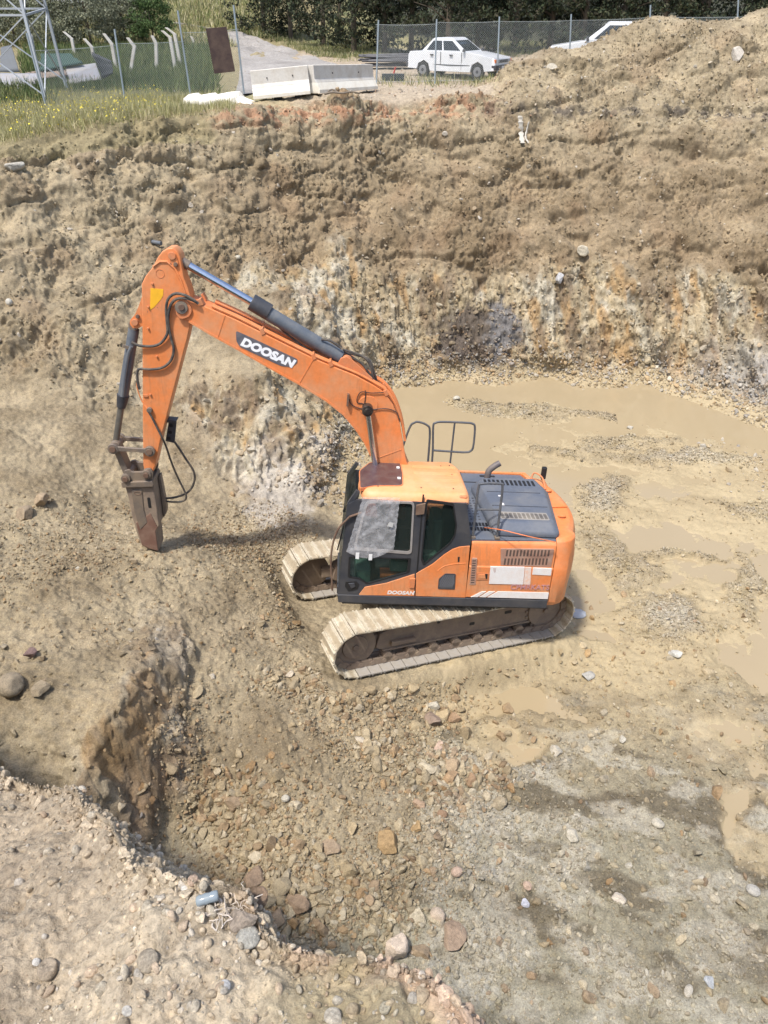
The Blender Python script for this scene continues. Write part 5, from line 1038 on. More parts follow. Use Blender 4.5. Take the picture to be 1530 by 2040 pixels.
# barriers
def barrier(A, B, label, roll=0.0, group=None, mats=(CONC, LIME), h=.78):
    A, B = Vector(A), Vector(B); d = B - A; L = d.length; a = math.atan2(d.y, d.x)
    t = empty('concrete_barrier', A, a, label, 'barrier', group); t.rotation_euler = (roll, -math.asin(d.z / L), a)
    up_ = [(-.20, .30), (.20, .30), (.13, .40), (.10, h), (-.10, h), (-.13, .40)]; lo_ = [(-.32, 0), (.32, 0), (.32, .10), (.20, .30), (-.20, .30), (-.32, .10)]
    for nm, pr, m in (('barrier_wall', up_, mats[0]), ('barrier_base', lo_, mats[1])):
        o = MB().prism(pr, .015, L - .015, axis=0).build(nm, m, t, bevel=.012)
    for fx_ in (.28, .72): MB().cyl((L * fx_, -.145, .55), (L * fx_, -.09, .55), .02, 8).build('lifting_hole', BLACK, t)
    return t
b1, b2, b3 = hit(506, 199, 3, 22)[0], hit(619, 190, 3, 22)[0], hit(737, 180, 3, 22)[0]
for b in (b1, b2, b3): b[2] += .07
barrier(b1, b2, 'concrete barrier with whitewashed base, next to the gap in the fence'); barrier(b2, b3, 'concrete barrier with whitewashed base, nearest the white saloon car')
b4, b5 = hit(378, 210, 3, 20)[0] + np.array([0, 0, .12]), hit(512, 202, 3, 20)[0] + np.array([0, 0, .12])
t = empty('fallen_barrier', b4, math.atan2(b5[1] - b4[1], b5[0] - b4[0]), 'bright white broken barrier lying on its side by the fence', 'barrier'); Lb = float(np.linalg.norm(b5 - b4))
fb = MB(); fb.loft([[(x, -.35, -.05), (x, .45, -.05), (x, .42, h_ * .55), (x, .22, h_), (x, .02, h_), (x, -.30, .10)] for x, h_ in ((0, .20), (.25, .24), (.30, .17), (.95, .27), (1.0, .21), (1.6, .32), (Lb - .75, .34), (Lb - .7, .2), (Lb, .02))])
fb.build('barrier_block', painted('bright_limewash', (.80, .77, .70), rough=.8, dirt=(.6, .5, .36), dirt_amt=.3, scale=3), t, bevel=.012)
for q, w, lab in (((554,198),.26,'small dark rubber block lying before the left barrier'), ((592,195),.2,'small black rubber block under the middle of the barriers')):
    p = hit(*q, 3, 22)[0]; tag(MB().prism(rnd([(-w / 2, 0), (w / 2, 0), (w / 2, .09), (-w / 2 + .03, .1)], .03), -.08, .08).xf(Matrix.Translation(Vector(p))).build('rubber_block', BLACK, None, bevel=.01), lab, 'rubber block')
p = Vector(hit(683, 186, 3, 22)[0]); tag(MB().tube(curve([p + Vector((-.55, 0, .02)), p + Vector((-.3, -.05, .07)), p + Vector((0, -.08, .05)), p + Vector((.3, 0, .08)), p + Vector((.55, .08, .03))], 5), .035, 8, .02).tube(curve([p + Vector((-.1, -.07, .05)), p + Vector((-.3, .02, .14)), p + Vector((-.45, .05, .08))], 4), .025, 6).build('branch', painted('bark', (.16, .13, .10), rough=.9)), 'crooked grey branch lying before the right barrier', 'branch')
# fences
WIREG = plain('fence_wire', (.34, .37, .36), .6); WIREB = plain('blue_green_wire', (.10, .22, .24), .6)
def fence(name, posts, spans, label, rp=.03, wires=(), wirem=WIREG, pitch=.075):
    base = [Vector(hit(*q[0], 3, 20)[0]) if len(q[0]) == 2 else Vector((float(at_y(q[0][0], 140, q[0][1])[0]), q[0][1], q[0][2])) for q in posts]; t = empty(name, base[0], 0, label, 'fence'); o0 = base[0]; tops = []
    for (q, tp), b in zip(posts, base):
        tpw = at_y(tp[0], tp[1], b.y); tpv = Vector((float(tpw[0]), b.y, float(tpw[2]))); tops.append(tpv)
        MB().cyl(b - o0 - Vector((0, 0, .3)), tpv - o0, rp, 10).build('post', GALV, t)
    for i, k, z0, z1 in spans:
        a, c = base[i] - o0, base[k] - o0; L = (c - a).length; d = (c - a) / L; m = MB(); n = int(L / pitch); hh = z1 - z0; w = .0024 if wirem is WIREG else .0035
        for j in range(-int(hh / pitch), n):
            for sg in (1, -1):
                s0 = j * pitch; s1 = s0 + hh; u0, u1 = max(0, s0), min(L, s1)
                if u1 - u0 < .02: continue
                ha, hb_ = (u0 - s0, u1 - s0) if sg == 1 else (hh - (u0 - s0), hh - (u1 - s0))
                p0 = a + d * u0 + Vector((0, 0, z0 + ha)); p1 = a + d * u1 + Vector((0, 0, z0 + hb_)); e = (p1 - p0).normalized().cross(Vector((0, 1, 0))) * w
                m._add([p0 - e, p0 + e, p1 + e, p1 - e], [(0, 1, 2, 3)])
        m.build('chain_link', wirem, t)
        for z_ in wires or (z0 + .05, z1): MB().tube([a + d * (L * s_) + Vector((0, 0, z_ - .03 * math.sin(math.pi * s_))) for s_ in np.linspace(0, 1, 7)], .006, 5).build('tension_wire', WIREG, t)
    return t
FT = fence('chain_link_fence', [((94,221),(53,66)), ((249,204),(228,58)), ((381,196),(354,21)), ((485,184),(465,10))], [(0, 1, .1, 1.65), (1, 2, .1, 1.7), (2, 3, .05, 1.95)], 'sagging chain link fence on the left, from the pylon to the road')
FR = fence('boundary_fence', [((749,34.0,-2.56),(754,40)), ((867,34.0,-2.54),(870,38)), ((992,34.6,-2.52),(995,33)), ((1136,35.6,-2.5),(1138,28)), ((1294,36.6,-2.4),(1296,10)), ((1468,37.6,-2.4),(1471,-4))], [(0, 1, .05, 1.95), (1, 2, .05, 2.0), (2, 3, .05, 2.0), (3, 4, .05, 2.0), (4, 5, .05, 2.0)], 'chain link fence in front of the parked cars and dark trees')
p = hit(450, 150, 3, 25)[0]; a = at_y(420, 82, 31.6); b = at_y(458, 147, 31.6)
PN = MB().prism([(0, 0), (.72, .02), (.66, 1.32), (-.04, 1.32)], 0, .03).xf(Matrix.Translation((float(at_y(427, 147, 30.2)[0]), 30.2, float(at_y(427, 147, 30.2)[2]))) @ Matrix.Rotation(R(-4), 4, 'Y')).build('sheet_panel', painted('brown_sheet', (.045, .024, .02), rough=.7, dirt=(.2, .14, .1), dirt_amt=.4, scale=3), None, bevel=.004); tag(PN, 'dark brown metal sheet hanging on the fence by the road', 'metal sheet')
# concrete posts with bent heads
for tp, kn, bs, lab in [((127,63),(143,77),(153,118),'bent concrete post nearest the pylon, behind the dark netting'), ((168,77),(183,94),(187,128),'short bent concrete post rising behind the scrap sheets'), ((207,67),(223,88),(236,146),'leaning bent concrete post beside the dark tarpaulin'),
                        ((254,75),(268,93),(254,152),'cracked concrete post with a zigzag break'), ((303,71),(311,87),(309,146),'straight thick concrete post with a crumbling head'), ((323,61),(339,75),(352,144),'front one of two adjoining bent concrete posts'), ((331,55),(348,68),(361,136),'rear one of two adjoining bent concrete posts'), ((381,72),(385,80),(388,98),'faint small concrete post farther along by the road'), ((56,63),(62,72),(70,120),'bent concrete post seen through the pylon legs')]:
    b = hit(*bs, 3, 22)[0]; y_ = float(b[1]); Pk = at_y(kn[0], kn[1], y_); Pt = at_y(tp[0], tp[1], y_); m = MB(); bb = Vector((float(b[0]), y_, float(b[2]) - .3)); kk = Vector((float(Pk[0]), y_, float(Pk[2]))); tt = Vector((float(Pt[0]), y_, float(Pt[2])))
    mid = bb.lerp(kk, .6) + Vector((rng.uniform(-.03, .03), 0, 0)); m.loft([[tuple(p + Vector((sx * w, sy * w, 0))) for sx, sy in ((-1, -1), (1, -1), (1, 1), (-1, 1))] for p, w in ((bb, .075), (mid, .07), (kk, .07), (tt, .06))])
    tag(m.build('concrete_post', painted('old_concrete', (.50, .47, .41), rough=.9, dirt=(.32, .28, .2), dirt_amt=.6, scale=5, chips=(.25, .2, .15)) if False else CONC, None, bevel=.012), lab, 'concrete post', 'bent concrete posts of the old fence')
# lattice pylon
py_ = hit(94, 207, 3, 22)[0]; PB = Vector(py_); PY = empty('lattice_pylon', PB, 0, 'grey steel lattice pylon leg structure at the left edge', 'pylon'); Lg = [Vector((0, 0, 0)), Vector((-.45, 3.4, .2)), Vector((-3.4, .4, 0)), Vector((-3.8, 3.7, .2))]
ap = Vector((-1.9, 1.9, 15)); PG = painted('pylon_steel', (.44, .47, .50), rough=.5, dirt=(.35, .32, .28), dirt_amt=.3, scale=4, metal=.3)
def lp(i, h): b = Lg[i]; return b + (ap - b) * (h / (ap.z - b.z)) * .62 + Vector((0, 0, 0)) if False else b.lerp(Vector((ap.x + (b.x - ap.x) * .55, ap.y + (b.y - ap.y) * .55, 14)), h / 14)
for i in range(4): MB().bar(lp(i, -.0) - Vector((0, 0, .3)), lp(i, 14), .085, .085).build('leg', PG, PY)
for (i, k) in ((0, 1), (0, 2), (1, 3), (2, 3)):
    m = MB(); hs = [0.25, 2.5, 5.0, 7.4, 9.6, 11.8, 13.8]
    for a, c in zip(hs[:-1], hs[1:]): m.bar(lp(i, a), lp(k, c), .035).bar(lp(k, a), lp(i, c), .035).bar(lp(i, c), lp(k, c), .06)
    m.build('bracing', PG, PY)
# scrap behind the left fence
def sheet(name, pts, th, mat, label, cat, ripple=0.0):
    P = [Vector(p) for p in pts]; n = (P[1] - P[0]).cross(P[3] - P[0]).normalized(); vs = []; m, k = 24, 8
    for j in range(k):
        for i in range(m):
            p = P[0].lerp(P[1], i / (m - 1)).lerp(P[3].lerp(P[2], i / (m - 1)), j / (k - 1)); vs.append(p + n * (ripple * math.sin(j * 2.4) + .05 * float(noise([p.x], [p.y * 2], [p.z * 2])[0])))
    g_ = np.arange(m * k).reshape(k, m); o = np_mesh(name, np.array(vs), np.stack([g_[:-1, :-1], g_[:-1, 1:], g_[1:, 1:], g_[1:, :-1]], -1).reshape(-1, 4), mat); md = o.modifiers.new('thickness', 'SOLIDIFY'); md.thickness = th; return tag(o, label, cat)
def AY(px, py, y): p = at_y(px, py, y); return (float(p[0]), float(p[1]), float(p[2]))
GSH = painted('weathered_sheet', (.30, .30, .31), rough=.6, dirt=(.3, .24, .18), dirt_amt=.6, scale=3, chips=(.3, .16, .08)); TARP = plain('dark_tarpaulin', (.05, .055, .06), .7); GRN = plain('green_netting', (.02, .055, .045), .8)
sheet('metal_sheet', [AY(128,168,34), AY(202,158,34), AY(190,124,36), AY(133,130,36)], .02, GSH, 'corrugated grey metal sheets piled behind the fence', 'metal sheet', .05)
sheet('metal_sheet', [AY(0,186,33), AY(78,180,33), AY(80,146,35), AY(0,143,35)], .02, GSH, 'whitish sheet with a rust patch at the far left', 'metal sheet', .03)
sheet('metal_sheet', [AY(60,160,34.5), AY(135,150,34.5), AY(128,135,36), AY(50,143,36)], .02, painted('brown_scrap', (.2, .15, .12), rough=.8), 'brown rusty sheet between the pylon legs', 'metal sheet', .03)
sheet('tarpaulin', [AY(204,158,33.5), AY(224,146,33.2), AY(222,121,33.4), AY(182,103,33.8)], .02, TARP, 'triangular black tarpaulin hung from a concrete post', 'tarpaulin', .03)
sheet('tarpaulin', [AY(0,144,36), AY(38,142,36), AY(22,88,37), AY(2,92,37)], .02, plain('grey_tarpaulin', (.10, .11, .12), .7), 'grey tarpaulin over a heap at the left edge', 'tarpaulin', .05)
sheet('netting', [AY(80,142,35.5), AY(165,124,35.5), AY(140,108,36.5), AY(82,104,36.5)], .05, GRN, 'dark green netting heaped behind the fence', 'netting', .08)
def lump_obj(name, px, py, wpx, hpx, mat, label, cat, ymin=20, seed=1):
    p = hit(px, py, 3, ymin)[0]; s = wpx * (p @ np.array([0, CP, -SP])) / F_PX; V, Fc = ico(3); V = V * (1 + .25 * noise(V[:, 0] * 2 + seed, V[:, 1] * 2, V[:, 2] * 2)[:, None]); V = V * np.array([s / 2, s / 2.4, s * hpx / wpx / 2])
    o = np_mesh(name, V, Fc, mat, smooth_=True); o.location = p + np.array([0, 0, s * hpx / wpx * .35]); return tag(o, label, cat)
lump_obj('plastic_bag', 346, 182, 15, 9, WHITE, 'white plastic bag in the grass by the fence', 'plastic bag'); lump_obj('plastic_bag', 317, 185, 8, 6, WHITE, 'tiny white litter left of the plastic bag', 'litter', seed=4)
# bundles of dark bars behind the car
for k in range(6):
    m = MB(); y_ = 40.0 + .35 * (k % 3); z_ = .16 + .17 * (k // 2); a = Vector(AY(724 + 6 * (k % 2), 128, y_)); bz = ground_z(a.x, y_); a.z = bz + z_; c = a + Vector((4.2, .25 - .1 * k, .0))
    for j in range(7):
        o = Vector((rng.uniform(-.3, .3), .05 * j, .02 * (j % 3))); m.tube([a + o, a.lerp(c, .33) + o + Vector((0, 0, .05 * math.sin(k + j))), a.lerp(c, .66) + o - Vector((0, 0, .03)), c + o], .035, 6)
    tag(m.build('bar_bundle', painted('dark_bars', (.055, .055, .062), rough=.6, dirt=(.25, .22, .2), dirt_amt=.3)), 'bundle of long dark grey bars stacked behind the white saloon car', 'bar bundle', 'bundles of dark bars stacked by the fence')
p = Vector((float(at_y(783, 150, 35)[0]), 35.0, ground_z(float(at_y(783, 150, 35)[0]), 35.0))); tag(MB().prism(rnd([(-.42, 0), (.42, 0), (.45, .24), (-.45, .24)], .05), -.15, .15).xf(Matrix.Translation(p)).build('rubber_trough', plain('black_rubber', (.03, .04, .045), .7), None, bevel=.02), 'black rubber trough on the gravel behind the fence', 'trough')
tag(MB().bar(p + Vector((.02, .2, .22)), p + Vector((.1, .22, .46)), .09, .05).build('red_handle', plain('red_plastic', (.5, .05, .03), .5), None, bevel=.01), 'small red plastic piece sticking up behind the trough', 'plastic piece')
# white saloon
CARP = painted('white_car_paint', (.72, .73, .74), rough=.3, dirt=(.55, .5, .42), dirt_amt=.15, scale=2, coat=.4); CGL = plain('car_glass', (.02, .025, .03), .08); TYRE = plain('tyre', (.025, .025, .025), .85); TRIM = plain('car_trim', (.05, .05, .055), .6); RIM = plain('wheel_steel', (.32, .32, .33), .4, .6)
def car(px, py, yaw, label, hatch=False, ymin=30, sc=1.0):
    p = hit(px, py, 3, ymin)[0]; t = empty('parked_car', p, yaw, label, 'car'); t.scale = (sc,) * 3; W = .80
    bodyp = [(-2.0, .32), (-1.98, .80), (-1.90, .92), (-1.10, .95), (.90, .93), (1.98, .76), (2.05, .60), (2.05, .32), (1.62, .28), (1.55, .50), (1.30, .62), (1.05, .50), (.98, .24), (-.92, .24), (-1.0, .50), (-1.22, .62), (-1.48, .50), (-1.55, .30)]
    if hatch: bodyp[1:4] = [(-1.98, .85), (-1.95, .98), (-1.10, .98)]
    m = MB(); n = len(bodyp); m.loft([[(x * .985, -W + .0, z) if z < .6 else (x * .985, -W + .03, z) for x, z in bodyp], [(x, -W + .02, z) for x, z in bodyp] if 0 else [(x, -W + .05, z * 1.0) for x, z in bodyp], [(x, W - .05, z) for x, z in bodyp], [(x * .985, W, z) if z < .6 else (x * .985, W - .03, z) for x, z in bodyp]])
    BD = m.build('car_body', CARP, t, bevel=.03, seg=3)
    if hatch: low = [(-1.93, .96), (.78, .94)]; hi = [(-1.55, 1.50), (.02, 1.50)]
    else: low = [(-1.35, .94), (.72, .93)]; hi = [(-.92, 1.36), (.05, 1.37)]
    wl_, wh = W - .06, W - .20
    def ring_(e): return [[(low[0][0] + e, -wl_ + e, low[0][1]), (low[1][0] - e, -wl_ + e, low[1][1]), (low[1][0] - e, wl_ - e, low[1][1]), (low[0][0] + e, wl_ - e, low[0][1])], [(hi[0][0] + e, -wh + e, hi[0][1]), (hi[1][0] - e, -wh + e, hi[1][1]), (hi[1][0] - e, wh - e, hi[1][1]), (hi[0][0] + e, wh - e, hi[0][1])]]
    CB = MB().loft(ring_(0)).build('cabin', CARP, t, bevel=.035, seg=3)
    MB().loft([[(hi[0][0] - .03, -wh - .01, hi[0][1] - .01), (hi[1][0] + .03, -wh - .01, hi[1][1] - .01), (hi[1][0] + .03, wh + .01, hi[1][1] - .01), (hi[0][0] - .03, wh + .01, hi[0][1] - .01)], [(hi[0][0] + .08, -wh + .08, hi[0][1] + .05), (hi[1][0] - .08, -wh + .08, hi[1][1] + .05), (hi[1][0] - .08, wh - .08, hi[1][1] + .05), (hi[0][0] + .08, wh - .08, hi[0][1] + .05)]]).build('car_roof', CARP, t, bevel=.02)
    def sidewin(f0, f1, g0, g1, sgn):
        def pt(f, g):
            lx = low[0][0] + (low[1][0] - low[0][0]) * f; hx = hi[0][0] + (hi[1][0] - hi[0][0]) * f; return (lx + (hx - lx) * g, sgn * (wl_ + (wh - wl_) * g + .006), low[0][1] + (hi[0][1] - low[0][1]) * g)
        q = [pt(f0, g0), pt(f1, g0), pt(f1 - .0, g1), pt(f0, g1)]; q2 = [(x, y - sgn * .02, z) for x, y, z in q]; MB().loft([q, q2]).build('side_window', CGL, t)
    for sgn in (-1, 1):
        sidewin(.10, .47, .10, .88, sgn); sidewin(.51, .90, .10, .88, sgn)
    def endwin(nm, lo, h, s_):
        q = []; 
        for f, g in ((-.86, .10), (.86, .10), (.86, .90), (-.86, .90)): q.append((lo[0] + (h[0] - lo[0]) * g + s_ * .008, f * (wl_ + (wh - wl_) * g), lo[1] + (h[1] - lo[1]) * g))
        MB().loft([q, [(x - s_ * .02, y, z) for x, y, z in q]]).build(nm, CGL, t)
    endwin('windscreen', low[1], hi[1], 1); endwin('rear_window', low[0], hi[0], -1)
    for x in (-1.24, 1.30):
        for sgn in (-1, 1):
            w = MB().cyl((x, sgn * (W - .17), .27), (x, sgn * (W + .0), .27), .28, 24).build('wheel', TYRE, t, bevel=.03); MB().cyl((x, sgn * (W - .02), .27), (x, sgn * (W + .012), .27), .175, 20).build('rim', RIM, w, bevel=.01); MB().cyl((x, sgn * (W), .27), (x, sgn * (W + .018), .27), .06, 12).build('hub_cap', TRIM, w)
    MB().box((1.90, -W + .01, .34), (2.12, W - .01, .52)).build('front_bumper', TRIM, t, bevel=.03); MB().box((-2.08, -W + .01, .36), (-1.92, W - .01, .52)).build('rear_bumper', TRIM, t, bevel=.03)
    for sgn in (-1, 1):
        MB().box((1.97, sgn * .5 - .13, .58), (2.065, sgn * .5 + .13, .71)).build('headlight', LAMPGL, t, bevel=.01); MB().box((1.92, sgn * .70 - .06, .58), (2.05, sgn * .70 + .06, .71)).build('indicator', plain('amber_lens', (.8, .22, .05), .3), t, bevel=.01)
        MB().box((-.9, sgn * (W - .01) - .012, .46), (.95, sgn * (W - .01) + .012, .49)).build('rub_strip', TRIM, t); MB().box((.62, sgn * (W + .02) - .06, .95), (.72, sgn * (W + .02) + .06, 1.05)).build('door_mirror', TRIM, t, bevel=.02)
        for x in (-.9, .0): MB().box((x, sgn * (W - .01) - .02, .80), (x + .14, sgn * (W - .01) + .02, .84)).build('door_handle', TRIM, t)
        for x in (-.42, .55): MB().box((x, sgn * (W - .012) - .012, .30), (x + .012, sgn * (W - .012) + .012, .93)).build('door_seam', TRIM, t)
    MB().box((2.0, -.36, .59), (2.07, .36, .70)).build('radiator_grille', TRIM, t); MB().box((2.11, -.25, .37), (2.13, .25, .48)).build('number_plate', WHITE, t)
    return t
c1 = car(905, 140, R(-33), 'old white four door saloon parked behind the fence, facing right', False, 33, .98)
c1.location = (float(at_y(912, 150, 36.2)[0]), 36.2, ground_z(float(at_y(912, 150, 36.2)[0]), 36.2) + .0)
c2 = car(1225, 112, R(180 - 12), 'white car almost hidden behind the spoil heap, only its roof showing', True, 34); c2.location = (9.25, 37.6, ground_z(9.25, 37.6) + .24); c2.scale = (1.12,) * 3
c3 = car(136, 14, R(170), 'distant white car at the top left beyond the bushes', True, 45, 1.0)
# torn white cloth hanging in the wall, buried pipe
def strip(px_pts, w0, label, name, mat, cat, lift=.10):
    P = [Vector(hit(*q, 3)[0]) for q in px_pts]; n_ = Vector((0, -.8, .6)); rings = []
    C_ = curve([p + n_ * lift for p in P], 5)
    for i, p in enumerate(C_):
        w = w0 * (.6 + .5 * math.sin(i * 1.1) ** 2); rings.append([tuple(p + Vector((-w, 0, 0))), tuple(p + Vector((0, -.03 - .02 * math.sin(i * 2.), 0))), tuple(p + Vector((w, 0, 0))), tuple(p + Vector((0, .01, 0)))])
    return tag(MB().loft(rings).build(name, mat), label, cat)
CLO = painted('dirty_white_cloth', (.46, .43, .37), rough=.85, dirt=(.35, .3, .22), dirt_amt=.5, scale=9)
strip([(1034,233),(1036,250),(1037,268),(1040,288)], .085, 'torn strip of whitish sacking hanging from the wall, left piece', 'torn_sacking', CLO, 'sacking'); strip([(1052,246),(1049,262),(1046,276),(1052,288)], .035, 'thin rag of whitish sacking hanging right of the wider strip', 'torn_sacking', CLO, 'sacking')
p = Vector(hit(308, 483, 3)[0]); tag(MB().cyl(p + Vector((-.32, .1, .06)), p + Vector((.22, -.18, .04)), .055, 12).build('pipe_stub', CYLM), 'short dark pipe stub sticking out of the wall above the arm', 'pipe')
# plastic bottle and frayed cloth on the near bank
p = Vector(hit(412, 1812, 3)[0]); d_ = F_PX and (p.y * CP - p.z * SP) / F_PX
BT = MB(); ax_ = Vector((.94, .25, .1)).normalized(); L_ = 46 * d_; rr = 11 * d_; c_ = p + Vector((.0, .015, rr * 1.7))
BT.loft([[tuple(c_ + ax_ * (L_ * (f - .5)) + (Vector((0, 0, 1)) * math.cos(a) + ax_.cross(Vector((0, 0, 1))) * math.sin(a)) * rr * k) for a in np.linspace(0, 2 * math.pi, 18)[:-1]] for f, k in ((0, .3), (.04, .8), (.15, 1), (.3, .93), (.45, 1.03), (.6, .9), (.75, 1.0), (.92, .98), (.99, .8), (1, .2))])
PL, nt, b = new_mat('pale_blue_plastic'); b.inputs['Base Color'].default_value = (.26, .30, .32, 1); b.inputs['Roughness'].default_value = .12; out = nt.nodes['Material Output']; t = nt.nodes.new('ShaderNodeBsdfTransparent'); t.inputs[0].default_value = (.8, .9, .97, 1); mx = nt.nodes.new('ShaderNodeMixShader'); mx.inputs[0].default_value = .8; nt.links.new(t.outputs[0], mx.inputs[1]); nt.links.new(b.outputs[0], mx.inputs[2]); nt.links.new(mx.outputs[0], out.inputs[0])
BO = tag(BT.build('plastic_bottle', PL, None, angle=60), 'crushed blue grey plastic bottle lying on the crest of the near bank', 'bottle'); MB().cyl(c_ + ax_ * L_ * .18, c_ + ax_ * L_ * .40, rr * .8, 14).build('bottle_label', plain('blue_label', (.05, .13, .28), .4), BO)
CLM = painted('frayed_white', (.52, .46, .39), rough=.9, dirt=(.45, .35, .27), dirt_amt=.5, scale=20)
gu = [hit(412 + i * 7, 1797 + j * 6 + 3 * math.sin(i * 1.3), 3)[0] for j in range(6) for i in range(11)]
gv = np.array(gu) + np.array([0, 0, .008]) + rng.normal(size=(66, 3)) * .003; gi_ = np.arange(66).reshape(6, 11)
clo = np_mesh('frayed_cloth', gv, np.stack([gi_[:-1, :-1], gi_[:-1, 1:], gi_[1:, 1:], gi_[1:, :-1]], -1).reshape(-1, 4)[rng.random(50) > .0], CLM); sm_ = clo.modifiers.new('smooth', 'SUBSURF'); sm_.levels = sm_.render_levels = 2
tag(clo, 'frayed dirty white cloth half buried at the bank crest by the bottle', 'cloth')
fibre = MB()
for k in range(50):
    q_ = gu[int(rng.integers(0, 66))]; a = Vector(q_) + Vector((rng.normal() * .012, rng.normal() * .012, .006)); dr = Vector((rng.normal() * .6 + .2, rng.normal() * .5, 0)).normalized(); L_ = rng.uniform(.012, .05)
    pts = [a + dr * L_ * f + Vector((rng.normal() * .003, rng.normal() * .003, .010 * math.sin(math.pi * f) + rng.uniform(0, .006))) for f in (0, .3, .6, 1)]; fibre.tube(curve(pts, 3), rng.uniform(.0006, .0020), 4)
fo = fibre.build('loose_fibre', CLM, clo); fo['kind'] = 'stuff'
# blue grey plastic scrap behind the track
lump_obj('stone_block', 1150, 1226, 34, 10, plain('bluish_stone', (.40, .42, .44), .7), 'pale bluish slab lying in the mud behind the track', 'stone', ymin=5, seed=8)
# ================================================================== PLANTS
def leaf_mat(name, c1, c2):
    m, nt, b = new_mat(name); at = nt.nodes.new('ShaderNodeVertexColor'); at.layer_name = 'tint'; nt.links.new(at.outputs[0], b.inputs['Base Color']); b.inputs['Roughness'].default_value = .75
    b.inputs['Specular IOR Level'].default_value = .25; return m
LEAF = leaf_mat('leaf', 0, 0); BARK = painted('tree_bark', (.09, .07, .05), rough=.9)
def leaves(name, P, size, cols, parent, asp=.45, droop=0.0, label=None, cat=None, group=None, kind=None, up=False):
    n = len(P); P = P.astype(np.float32); a = rng.normal(size=(n, 3)).astype(np.float32)
    if up: a = a * np.array([.35, .35, .1]) + np.array([0, 0, 1.0])
    a[:, 2] -= droop; a /= np.linalg.norm(a, axis=1)[:, None]; c = rng.normal(size=(n, 3)).astype(np.float32); c -= a * (a * c).sum(1)[:, None]; c /= np.linalg.norm(c, axis=1)[:, None]
    s = (size * rng.uniform(.6, 1.4, n)).astype(np.float32)[:, None]; base = 0 if up else -.5
    if up: V = np.stack([P - c * s * asp * .5, P + c * s * asp * .5, P + a * s * .6 + c * s * asp * .3, P + a * s], 1)
    else: V = np.stack([P - a * s * .5, P + c * s * asp * .5, P + a * s * .5, P - c * s * asp * .5], 1)
    ci = np.array(cols, np.float32)[rng.integers(0, len(cols), n)] * rng.uniform(.7, 1.3, (n, 1)); cc = np.repeat(np.concatenate([ci, np.ones((n, 1))], 1), 4, 0)
    o = np_mesh(name, V.reshape(-1, 3), np.arange(n * 4).reshape(n, 4), LEAF, parent, cc, False); return tag(o, label, cat, group, kind)
def crown_pts(n, h0, h1, rad, seed, nb=60, cone=.5, tight=.32):
    r = np.random.default_rng(seed); z = r.uniform(0, 1, nb) ** .9; ang = r.uniform(0, 6.28, nb); rr = rad * (1 - cone * z) * r.uniform(.35, 1.0, nb)
    c = np.stack([rr * np.cos(ang), rr * np.sin(ang), h0 + (h1 - h0) * z], 1); k = r.integers(0, nb, n); e = r.normal(size=(n, 3)); e /= np.linalg.norm(e, axis=1)[:, None]; e *= r.uniform(.3, 1, (n, 1)) ** .4
    return c[k] + e * np.array([1, 1, .6]) * (tight * rad) * r.uniform(.6, 1.3, nb)[k][:, None]
def tree(name, px, py, h, rad, n, leaf, cols, label, cat, group=None, trunk=.16, h0=.3, cone=.5, seed=0, ymin=28, nb=60, tight=.32, yfix=None, droop=.0):
    p = hit(px, py, 3, ymin)[0] if yfix is None else np.array([at_y(px, py, yfix)[0], yfix, 0]); p = p.copy()
    if yfix is not None: p[2] = ground_z(p[0], yfix)
    t = empty(name, p, 0, label, cat, group); m = MB(); m.tube([(0, 0, -.2), (.05, 0, h * .3), (-.05, .05, h * .6), (0, 0, h * .9)], trunk, 8, trunk * .25)
    for k in range(8):
        a = rng.uniform(0, 6.28); z = h * rng.uniform(.15, .7); m.tube([(0, 0, z), (math.cos(a) * rad * .4, math.sin(a) * rad * .4, z + rad * .25), (math.cos(a) * rad * .8, math.sin(a) * rad * .8, z + rad * .35)], trunk * .35, 6, trunk * .1)
    m.build('trunk', BARK, t); leaves('crown', crown_pts(n, h0, h, rad, seed, nb, cone, tight), leaf, cols, t, droop=droop); return t
DG = [(.030, .042, .022), (.045, .058, .028), (.022, .030, .018), (.065, .070, .034), (.05, .045, .028)]
bases = [(522,62),(575,80),(640,92),(700,100),(762,104),(826,104),(890,105),(955,106),(1022,107),(1090,107),(1160,107),(1235,107),(1315,107),(1400,107),(1490,107)]
words = ['leftmost dark evergreen, where the road bends', 'dark evergreen second from the road bend', 'dark evergreen behind the concrete barriers', 'dark evergreen above the right barrier end', 'dark evergreen behind the first post of the right fence', 'dark evergreen above the stacked bars', 'dark evergreen directly behind the saloon roof', 'dark evergreen behind the saloon bonnet', 'dark evergreen right of the saloon', 'dark evergreen between saloon and hidden car', 'dark evergreen above the hidden white car', 'dark evergreen behind the left end of the spoil heap', 'dark evergreen behind the top of the spoil heap', 'dark evergreen right of the spoil heap top', 'rightmost dark evergreen in the row']
for i, (bx, by) in enumerate(bases): tree('evergreen_tree', bx + rng.uniform(-8, 8), by, rng.uniform(8.5, 11), rng.uniform(2.2, 2.7), 13000, .19, DG, words[i], 'tree', 'dark evergreen row behind the fence', seed=i, ymin=40, h0=.25, cone=.45, nb=110, tight=.25)
for i in range(9): tree('evergreen_tree', 560 + i * 118, 97, rng.uniform(10, 12), 3.3, 9000, .27, DG, 'dark evergreen in the rear rank, glimpsed between the front trunks', 'tree', 'rear rank of dark evergreens', seed=40 + i, yfix=float(np.interp(i, [0, 2, 9], [92, 78, 74])), h0=.4, cone=.35, nb=90, tight=.28)
OG = [(.18, .19, .12), (.23, .235, .155), (.13, .14, .09), (.26, .27, .19)]
